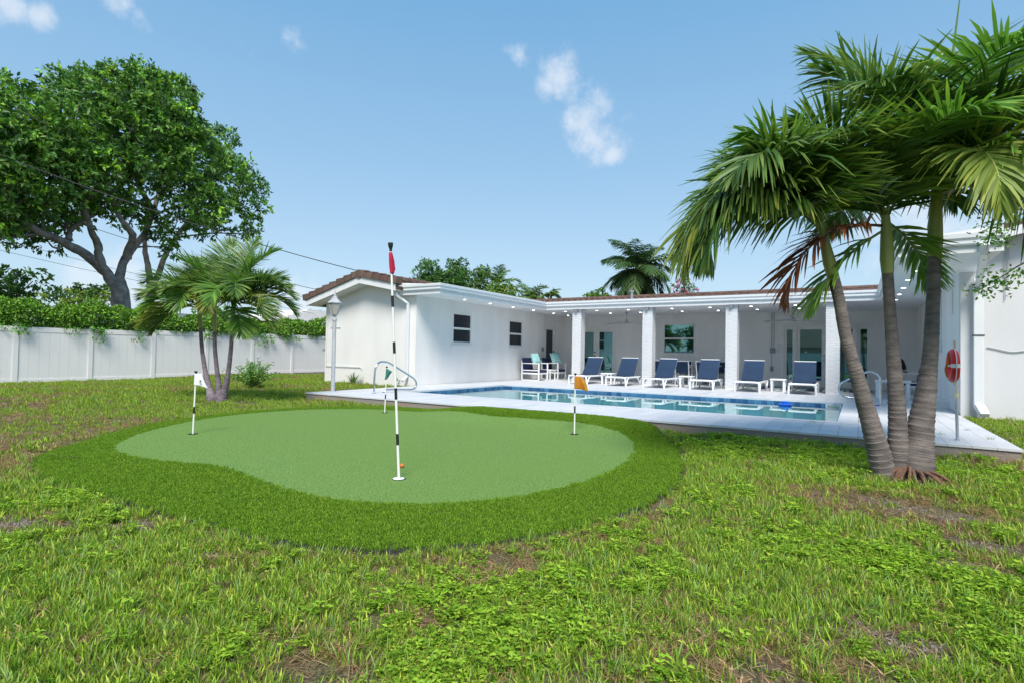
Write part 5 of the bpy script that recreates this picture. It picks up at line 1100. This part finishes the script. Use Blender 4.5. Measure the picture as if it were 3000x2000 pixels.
# sun loungers
def make_lounger():
    t = empty('sun_lounger', (0,0,0)); W_ = .36
    rail_z = .30; mb = MB()
    fr = [(-W_,.06,.0),(-W_+.005,.03,.16),(-W_+.02,.02,.26),(-W_+.07,.0,rail_z),(0,-.01,rail_z+.005),(W_-.07,.0,rail_z),(W_-.02,.02,.26),(W_-.005,.03,.16),(W_,.06,.0)]
    mb.tube(smoothline(fr, 44), .030, 8); put('foot_frame', mb, PLASTIC, t, smooth=True)
    for s_ in (-1, 1):
        x = s_*W_
        put('side_rail', MB().bar((s_*(W_-.015),.02,rail_z-.005), (s_*(W_-.015),1.88,rail_z-.005), .045, .06), PLASTIC, t, bevel=.012)
        put('leg', MB().tube(smoothline([(x,.065,.0),(x,.12,.10),(x-.01*s_,.24,.22),(x-.015*s_,.36,.29)], 10), lerp_list([.024,.026,.03], 10), 8), PLASTIC, t, smooth=True)
        put('leg', MB().tube(smoothline([(x-.01*s_,1.22,.29),(x,1.36,.22),(x,1.50,.11),(x,1.58,.0)], 10), lerp_list([.03,.026,.022], 10), 8), PLASTIC, t, smooth=True)
        put('leg', MB().tube(smoothline([(x,1.59,.0),(x,1.63,.12),(x,1.72,.22),(x-.01*s_,1.86,.29)], 10), lerp_list([.022,.026,.03], 10), 8), PLASTIC, t, smooth=True)
    n = 12; mb = MB(); V_ = []
    for i in range(n+1):
        y = .05+1.0*i/n; sag = -.02*math.sin(math.pi*i/n); V_.append([(-W_+.05,y,rail_z+.03+sag*.2),(0,y,rail_z+.022+sag),(W_-.05,y,rail_z+.03+sag*.2)])
    for i in range(n):
        for j in range(2): mb.add([V_[i][j],V_[i][j+1],V_[i+1][j+1],V_[i+1][j]], [(0,1,2,3)])
    o = put('seat_sling', mb, SLING, t, smooth=True); o.modifiers.new('thick','SOLIDIFY').thickness = .012
    h0, h1 = Vector((0,1.04,rail_z+.03)), Vector((0,1.52,.955)); d = (h1-h0).normalized(); mb = MB()
    mb.add([h0+Vector((-W_+.04,0,0)), h0+Vector((W_-.04,0,0)), h1+Vector((W_-.05,0,0)), h1+Vector((-W_+.05,0,0))], [(0,1,2,3)])
    o = put('back_sling', mb, SLING, t); o.modifiers.new('thick','SOLIDIFY').thickness = .012
    bk = put('back_frame', MB().bar(h0+Vector((-W_+.055,.03,-.02)), h1+Vector((-W_+.06,.03,-.02)), .022, .03).bar(h0+Vector((W_-.055,.03,-.02)), h1+Vector((W_-.06,.03,-.02)), .018, .03), GALV, t)
    put('top_bar', MB().bar(h1+Vector((-W_+.045,0,.01)), h1+Vector((W_-.045,0,.01)), .035, .03), PLASTIC, t, bevel=.014)
    put('back_prop', MB().tube([h0.lerp(h1,.5)+Vector((-.25,.02,0)), (-.28,1.62,rail_z-.02)], .012, 6).tube([h0.lerp(h1,.5)+Vector((.25,.02,0)), (.28,1.62,rail_z-.02)], .012, 6), GALV, t)
    return t
proto = make_lounger()
SL = [(-8.56,18.14,-2,'navy sling sun lounger nearest the cushioned armchairs, leftmost of the row'),(-7.07,18.04,1,'navy sling sun lounger standing left of the second brick pillar'),(-5.76,18.06,-3,'navy sling sun lounger standing just right of the second brick pillar'),(-4.25,18.24,2,'navy sling sun lounger standing left of the third brick pillar'),(-2.90,18.32,0,'navy sling sun lounger standing just right of the third brick pillar'),(-1.38,18.30,1,'navy sling sun lounger in front of the glazed doors, rightmost of the row')]
for i, (x, y, a, lab) in enumerate(SL):
    o = proto if i == 0 else copy_tree(proto)
    o.location = (x, y, DK); o.rotation_euler.z = R(a); tag(o, lab, 'sun lounger', 'navy sun loungers along the pool')
# resin side tables
def make_table(w_=.46, d_=.46, h=.40):
    t = empty('side_table', (0,0,0)); put('table_top', MB().box(-w_/2,w_/2,-d_/2,d_/2,h-.045,h), PLASTIC, t, bevel=.015)
    for sx in (-1,1):
        for sy in (-1,1): put('leg', MB().hexa([(sx*(w_/2-.06)-.025,sy*(d_/2-.06)-.025,0),(sx*(w_/2-.06)+.025,sy*(d_/2-.06)-.025,0),(sx*(w_/2-.06)+.025,sy*(d_/2-.06)+.025,0),(sx*(w_/2-.06)-.025,sy*(d_/2-.06)+.025,0)], [(sx*(w_/2-.05)-.03,sy*(d_/2-.05)-.03,h-.046),(sx*(w_/2-.05)+.03,sy*(d_/2-.05)-.03,h-.046),(sx*(w_/2-.05)+.03,sy*(d_/2-.05)+.03,h-.046),(sx*(w_/2-.05)-.03,sy*(d_/2-.05)+.03,h-.046)]), PLASTIC, t)
    return t
tp = make_table()
for i, (x, y, lab) in enumerate([(-7.83,19.3,'white resin side table between the two leftmost loungers'),(-4.98,19.35,'white resin side table between the third and fourth loungers'),(-2.15,19.58,'white resin side table between the two rightmost loungers')]):
    o = tp if i == 0 else copy_tree(tp); o.location = (x, y, DK); tag(o, lab, 'side table', 'white side tables between loungers')
# white bench table near the right wall
t = empty('low_bench', (.85,18.75,DK), 'low white bench table behind the right handrail and palm trunks', 'table')
put('bench_top', MB().box(.42,1.24,18.5,19.0,.60,.66), ALU, t, bevel=.006)
for x0 in (.44, 1.14):
    for y0 in (18.52,18.9): put('leg', MB().box(x0,x0+.08,y0,y0+.08,DK,.60), ALU, t)
# armchairs
def make_armchair():
    t = empty('armchair', (0,0,0)); w_ = .36; D_ = .78     # faces +x, origin at floor centre
    for s_ in (-1,1):
        y = s_*w_; mb = MB()
        for a, b in (((-.38,0),( -.38,.66)), ((.40,0),(.40,.66))): mb.box(a[0]-.025,a[0]+.025,y-.025,y+.025,.02,.66)
        mb.box(-.405,.425,y-.03,y+.03,.66,.69); mb.box(-.355,.375,y-.02,y+.02,.0,.035); put('side_frame', mb, ALU, t, bevel=.004)
        put('arm_rail', MB().box(-.355,.375,y-.018,y+.018,.38,.42), ALU, t)
    put('seat_frame', MB().box(-.38,.40,-w_+.026,w_-.026,.25,.31), ALU, t)
    put('back_frame', MB().bar((-.37,-w_+.03,.31),(-.43,-w_+.03,.78),.03,.03).bar((-.37,w_-.03,.31),(-.43,w_-.03,.78),.03,.03).bar((-.43,-w_+.03,.76),(-.43,w_-.03,.76),.03,.03), ALU, t)
    put('seat_cushion', MB().box(-.34,.41,-w_+.04,w_-.04,.312,.43), CUSH, t, bevel=.035)
    mb = MB().hexa([(-.36,-w_+.05,.43),(-.22,-w_+.05,.43),(-.22,w_-.05,.43),(-.36,w_-.05,.43)], [(-.44,-w_+.06,.90),(-.32,-w_+.06,.90),(-.32,w_-.06,.90),(-.44,w_-.06,.90)])
    put('back_cushion', mb, CUSH, t, bevel=.04)
    return t
ac = make_armchair(); ac.location = (-11.10,19.50,DK); tag(ac, 'white framed armchair with navy cushions nearest the pool corner', 'armchair', 'patio armchairs')
ac2 = copy_tree(ac); ac2.location = (-11.12,21.18,DK); tag(ac2, 'white framed armchair with navy cushions behind the small table by the patio door', 'armchair', 'patio armchairs')
def aqua_mat():
    m = bpy.data.materials.new('aqua_lattice_fabric'); m.use_nodes = True; t = m.node_tree; b = t.nodes['Principled BSDF']; b.inputs['Roughness'].default_value = .9
    c = t.nodes.new('ShaderNodeTexCoord'); mp = t.nodes.new('ShaderNodeMapping'); mp.inputs['Rotation'].default_value = (R(45),0,0); t.links.new(c.outputs['Object'], mp.inputs[0])
    br = t.nodes.new('ShaderNodeTexBrick'); br.inputs['Color1'].default_value = (.10,.42,.44,1); br.inputs['Color2'].default_value = (.13,.47,.48,1); br.inputs['Mortar'].default_value = (.62,.74,.72,1); br.inputs['Scale'].default_value = 9; br.inputs['Mortar Size'].default_value = .06; br.inputs['Brick Width'].default_value = .9; br.inputs['Row Height'].default_value = .45
    sx = t.nodes.new('ShaderNodeSeparateXYZ'); cx_ = t.nodes.new('ShaderNodeCombineXYZ'); t.links.new(mp.outputs[0], sx.inputs[0]); t.links.new(sx.outputs[1], cx_.inputs[0]); t.links.new(sx.outputs[2], cx_.inputs[1]); t.links.new(cx_.outputs[0], br.inputs['Vector'])
    t.links.new(br.outputs[0], b.inputs['Base Color']); return m
AQ = aqua_mat()
def pillow(name, c, size, thick, rot, m, label):
    mb = MB(); n = 10
    for sgn in (1,-1):
        o = len(mb.v)
        for i in range(n+1):
            for j in range(n+1):
                u, v_ = i/n*2-1, j/n*2-1; h = thick/2*((1-u*u)**.5*(1-v_*v_)**.5)**.8; pin = 1-.10*(1-max(abs(u),abs(v_)))*0-.06*(u*u*(1-v_*v_)+v_*v_*(1-u*u))
                mb.v.append((sgn*h, u*size/2*pin, v_*size/2*pin))
        for i in range(n):
            for j in range(n): a = o+i*(n+1)+j; mb.f.append((a,a+1,a+n+2,a+n+1))
    o = put(name, mb, m, smooth=True, label=label, cat='pillow'); o.location = c; o.rotation_euler = rot
    return o
pillow('throw_pillow', (-10.92,19.42,DK+.66), .46, .16, (R(4), R(-22), R(-12)), AQ, 'aqua lattice pillow on the armchair nearest the pool corner')
pillow('throw_pillow', (-10.90,21.12,DK+.67), .50, .16, (R(45*0+8), R(-22), R(-28)), AQ, 'aqua lattice pillow on the armchair by the patio door')
t = empty('small_table', (-10.95,20.38,DK), 'small white slatted table between the two armchairs', 'side table')
put('frame', MB().box(-11.18,-10.72,20.15,20.19,DK+.36,DK+.42).box(-11.18,-10.72,20.57,20.61,DK+.36,DK+.42).box(-11.18,-11.14,20.19,20.57,DK+.36,DK+.42).box(-10.76,-10.72,20.19,20.57,DK+.36,DK+.42), ALU, t)
for x0 in (-11.18,-10.76):
    for y0 in (20.15,20.57): put('leg', MB().box(x0,x0+.04,y0,y0+.04,DK,DK+.36), ALU, t)
for k in range(5): put('slat', MB().box(-11.13+k*.075,-11.07+k*.075,20.191,20.569,DK+.385,DK+.41), ALU, t)

# dining set
tb_ = empty('dining_table', (-5.35,22.0,DK), 'white patio dining table under the back window', 'table')
put('table_top', MB().box(-6.25,-4.45,21.6,22.45,DK+.70,DK+.74), mat('white_glass_top', (.62,.66,.66), .15), tb_, bevel=.01)
for x0 in (-6.15,-4.61):
    for y0 in (21.68,22.31): put('leg', MB().box(x0,x0+.06,y0,y0+.06,DK,DK+.70), ALU, tb_)
def make_dchair():
    t = empty('dining_chair', (0,0,0)); w_ = .25     # faces +y; back at -y
    for s_ in (-1,1):
        x = s_*w_
        put('leg', MB().bar((x,.24,0),(x,.22,.44),.03,.03,(1,0,0)), ALU, t); put('leg', MB().bar((x,-.28,0),(x,-.22,.44),.03,.03,(1,0,0)), ALU, t)
        put('back_post', MB().bar((x,-.22,.42),(x,-.33,.90),.03,.03,(1,0,0)), ALU, t); put('arm', MB().tube(smoothline([(x,-.25,.62),(x,0,.66),(x,.20,.64),(x,.225,.44)], 10), .014, 6), ALU, t)
    put('seat_sling', MB().box(-w_+.016,w_-.016,-.22,.23,.425,.445), SLING, t)
    put('back_sling', MB().hexa([(-w_+.016,-.235,.46),(w_-.016,-.235,.46),(w_-.016,-.225,.46),(-w_+.016,-.225,.46)], [(-w_+.016,-.335,.87),(w_-.016,-.335,.87),(w_-.016,-.325,.87),(-w_+.016,-.325,.87)]), SLING, t)
    put('back_rail', MB().bar((-w_+.014,-.333,.885),(w_-.014,-.333,.885),.03,.03), ALU, t)
    return t
dc = make_dchair()
DC = [(-6.62,21.35,5,'navy sling dining chair tucked behind the second brick pillar'),(-5.62,21.38,0,'navy sling dining chair seen between the third and fourth loungers'),(-4.80,21.35,-8,'dining chair partly hidden by the lounger left of the third pillar'),(-6.0,22.75,178,'navy dining chair on the far side of the table, left one'),(-5.25,22.78,183,'navy dining chair on the far side of the table, middle one'),(-4.6,22.72,180,'navy dining chair on the far side of the table, right one')]
for i, (x, y, a, lab) in enumerate(DC):
    o = dc if i == 0 else copy_tree(dc); o.location = (x, y, DK); o.rotation_euler.z = R(a); tag(o, lab, 'dining chair', 'dining chairs around the patio table')
put('table_plant', MB().lathe([(.05,0),(.07,.10),(.06,.12)], (-5.9,22.0,DK+.74), 12), BLACK, label='small dark pot standing on the patio dining table', cat='pot')
# chair with zigzag pillow behind the trunks
ac3 = copy_tree(ac); ac3.location = (1.30,20.6,DK); ac3.rotation_euler.z = R(180); tag(ac3, 'white armchair at the right wall mostly hidden behind the palm trunks', 'armchair', 'patio armchairs')
def zig_mat():
    m = bpy.data.materials.new('zigzag_fabric'); m.use_nodes = True; t = m.node_tree; b = t.nodes['Principled BSDF']; b.inputs['Roughness'].default_value = .9; c = t.nodes.new('ShaderNodeTexCoord')
    wv = t.nodes.new('ShaderNodeTexWave'); wv.wave_profile = 'TRI'; wv.inputs['Scale'].default_value = 4; wv.inputs['Distortion'].default_value = 3; t.links.new(c.outputs['Object'], wv.inputs['Vector'])
    r_ = t.nodes.new('ShaderNodeValToRGB'); r_.color_ramp.interpolation = 'CONSTANT'; r_.color_ramp.elements[0].color = (.015,.015,.02,1); r_.color_ramp.elements[1].color = (.75,.75,.75,1); r_.color_ramp.elements[1].position = .5
    t.links.new(wv.outputs[1], r_.inputs[0]); t.links.new(r_.outputs[0], b.inputs['Base Color']); return m
pillow('zigzag_pillow', (1.16,20.5,DK+.70), .5, .16, (R(6), R(20), R(150)), zig_mat(), 'black and white zigzag pillow behind the right palm trunk')
# rugs
def rug_mat():
    m = bpy.data.materials.new('striped_rug'); m.use_nodes = True; t = m.node_tree; b = t.nodes['Principled BSDF']; b.inputs['Roughness'].default_value = .95; c = t.nodes.new('ShaderNodeTexCoord'); sx = t.nodes.new('ShaderNodeSeparateXYZ'); t.links.new(c.outputs['Object'], sx.inputs[0])
    a = t.nodes.new('ShaderNodeMath'); a.operation = 'MULTIPLY'; a.inputs[1].default_value = 1.35; t.links.new(sx.outputs[0], a.inputs[0]); fr = t.nodes.new('ShaderNodeMath'); fr.operation = 'FRACT'; t.links.new(a.outputs[0], fr.inputs[0])
    r_ = t.nodes.new('ShaderNodeValToRGB'); r_.color_ramp.interpolation = 'CONSTANT'; E_ = r_.color_ramp.elements; E_[0].color = (.015,.03,.07,1); E_[1].position = .28; E_[1].color = (.45,.46,.45,1)
    for p_, c_ in ((.42,(.10,.13,.16,1)),(.55,(.50,.50,.48,1)),(.64,(.08,.28,.28,1)),(.74,(.40,.41,.41,1)),(.86,(.06,.08,.12,1))): e_ = E_.new(p_); e_.color = c_
    t.links.new(fr.outputs[0], r_.inputs[0]); t.links.new(r_.outputs[0], b.inputs['Base Color']); return m
RG = rug_mat()
put('striped_rug', MB().box(-3.35,-.92,20.45,22.6,DK+.003,DK+.012), RG, label='navy and grey striped outdoor rug behind the two rightmost loungers', cat='rug')
put('striped_rug', MB().box(-.72,.45,20.95,22.7,DK+.003,DK+.012), RG, label='navy striped outdoor mat right of the fourth pillar by the doors', cat='rug')
# rescue ring on its pole
rp = empty('rescue_pole', (1.13,9.40,DK), 'slim grey metal pole standing on the deck holding the rescue ring', 'pole')
pb, pt_ = Vector((1.13,9.40,DK)), Vector((1.10,9.40,1.48))
put('pole', MB().tube([pb, pb.lerp(pt_,.44)], .018, 10), GALV, rp, smooth=True); put('upper_pole', MB().tube([pb.lerp(pt_,.44), pt_], .013, 10), mat('tan_wood', (.45,.36,.24), .7), rp, smooth=True)
put('collar', MB().tube([pb.lerp(pt_,.43), pb.lerp(pt_,.47)], .024, 10), mat('pale_yellow_collar', (.65,.62,.25), .6), rp); put('base_plate', MB().lathe([(.03,0),(.03,.02)], pb, 10), GALV, rp)
put('hook', MB().tube(smoothline([pb.lerp(pt_,.46)-CB*.03-CR*.04, pb.lerp(pt_,.44)-CB*.03-CR*.055, pb.lerp(pt_,.41)-CB*.03-CR*.04, pb.lerp(pt_,.44)-CB*.03-CR*.025, pb.lerp(pt_,.46)-CB*.03-CR*.04], 14), .004, 5), GALV, rp)
RC = Vector((1.075,9.33,1.15)); axd = Vector((.998,.05,0)).normalized(); e1 = Vector((0,0,1)); e2 = axd.cross(e1).normalized()
rr_ = empty('life_ring', RC-Vector((0,0,.3)), 'red life ring with white bands hanging on the pole by the right wall', 'life ring')
def ringarc(a0, a1, Rm_, rm, n=40): return MB().tube([RC+(e1*math.cos(a)+e2*math.sin(a))*Rm_ for a in np.linspace(a0, a1, n)], rm, 14)
REDR = mat('red_ring_vinyl', (.60,.015,.02), .4, .08, 6)
mb = ringarc(0, 2*math.pi, .172, .050, 60); mb.f = [q_ for q_ in mb.f if len(q_) == 4]; 
# flattened outward profile, like a moulded buoy
put('ring', mb, REDR, rr_, smooth=True)
for k in range(2): a = math.pi*k+math.pi/2; put('band', ringarc(a-.12, a+.12, .172, .0515, 6), PLASTIC, rr_, smooth=True)
ROPE = mat('white_rope', (.72,.70,.66), .9)
for k in range(4):
    a = math.pi/2*k; put('grab_rope', MB().tube([RC+(e1*math.cos(q_)+e2*math.sin(q_))*(.228+.012*math.sin((q_-a)/(math.pi/2)*math.pi))+axd*.0 for q_ in np.linspace(a, a+math.pi/2, 12)], .006, 6), ROPE, rr_, smooth=True)
put('hanging_rope', MB().tube(smoothline([RC-e1*.19-axd*.07-CB*.03, RC-e1*.23-CB*.05, RC-e1*.27-CB*.04, RC-e1*.40-CB*.03, RC-e1*.46-CB*.03], 16), .006, 6), ROPE, rr_)
put('throw_line', MB().tube(smoothline([RC-axd*.06+e1*.17-CB*.02, RC-axd*.075+e1*.05-CB*.03, RC-axd*.09-e1*.05-CB*.02, RC-axd*.07-e1*.15-CB*.02], 14), .016, 6), mat('orange_line', (.75,.20,.04), .8), rr_)
# floating dispenser, coil of hose
fl = put('pool_float', MB().lathe([(.02,-.03),(.13,-.01),(.16,.02),(.13,.05),(.09,.055),(.09,.09),(.06,.10)], (-1.5,15.05,.07), 20), mat('bright_blue_plastic', (.01,.10,.55), .35), smooth=True, label='bright blue floating dispenser in the pool near the far edge', cat='float')
put('blue_hose', MB().tube(smoothline([(.02,15.25,DK+.013),(.12,15.30,DK+.013),(.22,15.22,DK+.013),(.33,15.30,DK+.013),(.42,15.25,DK+.013)], 30), .012, 8), MATS['bright_blue_plastic'], smooth=True, label='short blue hose lying on the deck beside the right handrail', cat='hose')
# stray weeds growing from deck joints and fallen leaves
for k, (x, y, lab) in enumerate([(1.0,10.0,'little grass weed sprouting from a deck joint left of the rescue pole'),(1.52,9.85,'little grass weed in the deck joint right of the rescue pole'),(-.62,10.45,'small weed in the coping joint near the pool corner')]):
    V, F, C = [], [], []
    for q_ in range(16):
        a = rng.uniform(0,6.28); ln_ = rng.uniform(.04,.10); p = np.array([x+rng.normal(0,.03), y+rng.normal(0,.05), DK]); d = np.array([math.cos(a)*.8, math.sin(a)*.8, .55]); wv = np.array([-math.sin(a), math.cos(a), 0])*.004; o = len(V); V += [p+wv, p-wv, p+d*ln_]; C += [np.array([.09,.15,.03])]*3; F.append((o,o+1,o+2))
    put_arrays('weed', np.array(V), np.array(F), np.array(C), GRASS, label=lab, cat='weed')
for k, (x, y, a, lab) in enumerate([(1.42,10.9,20,'brown fallen leaf on the deck between pole and right wall'),(-7.0,2.35,30,'brown dead leaf on the dark fringe left, the left one of two'),(-6.75,2.42,70,'brown dead leaf on the dark fringe left, the right one of two')]):
    z = DK+.006 if y > 8 else float(green_z(x, y))+.045; d = Vector((math.cos(R(a)), math.sin(R(a)), 0)); s_ = Vector((-d.y, d.x, 0)); c0 = Vector((x,y,z))
    put('fallen_leaf', MB().add([c0-d*.06, c0+s_*.018+Vector((0,0,.008)), c0+d*.07+Vector((0,0,.006)), c0-s_*.018+Vector((0,0,.01))], [(0,1,2),(0,2,3)]), mat('dead_leaf_brown', (.10,.05,.03), .8), label=lab, cat='leaf')

# ------------------------------------------------------------------ the far side of the garden, seen only in the glass
rf = empty('fence', (-4,-9,0), 'white vinyl fence reflected in the glazed doors', 'fence', 'white fences')
for k in range(15): share('post', post, (-18+k*2.01,-9,0), rf); put('panel', MB().box(-18+k*2.01+.066,-18+(k+1)*2.01-.066,-9.02,-8.98,.05,1.75), VINYL, rf)
rh = empty('neighbour_house', (-4,-14,0), 'tile roofed house reflected in the glazed doors', 'house')
put('wall', MB().box(-8,8,-20,-12.2,0,2.3), mat('shaded_tan_wall', (.35,.32,.28), .9), rh)
put('roof', MB().prism([(-21.5,2.3),(-11.4,2.3),(-16.4,4.3)], 'x', -9, 9), TILE, rh)
tree('reflected_tree', 'dark tree reflected in the back window', (-14.5,-13,0), 5, blob(-14.5,-12,2.9,1.8,1.2,1.1,10,.8), DARKG, 4, 5, .4, group='trees reflected in the glass')
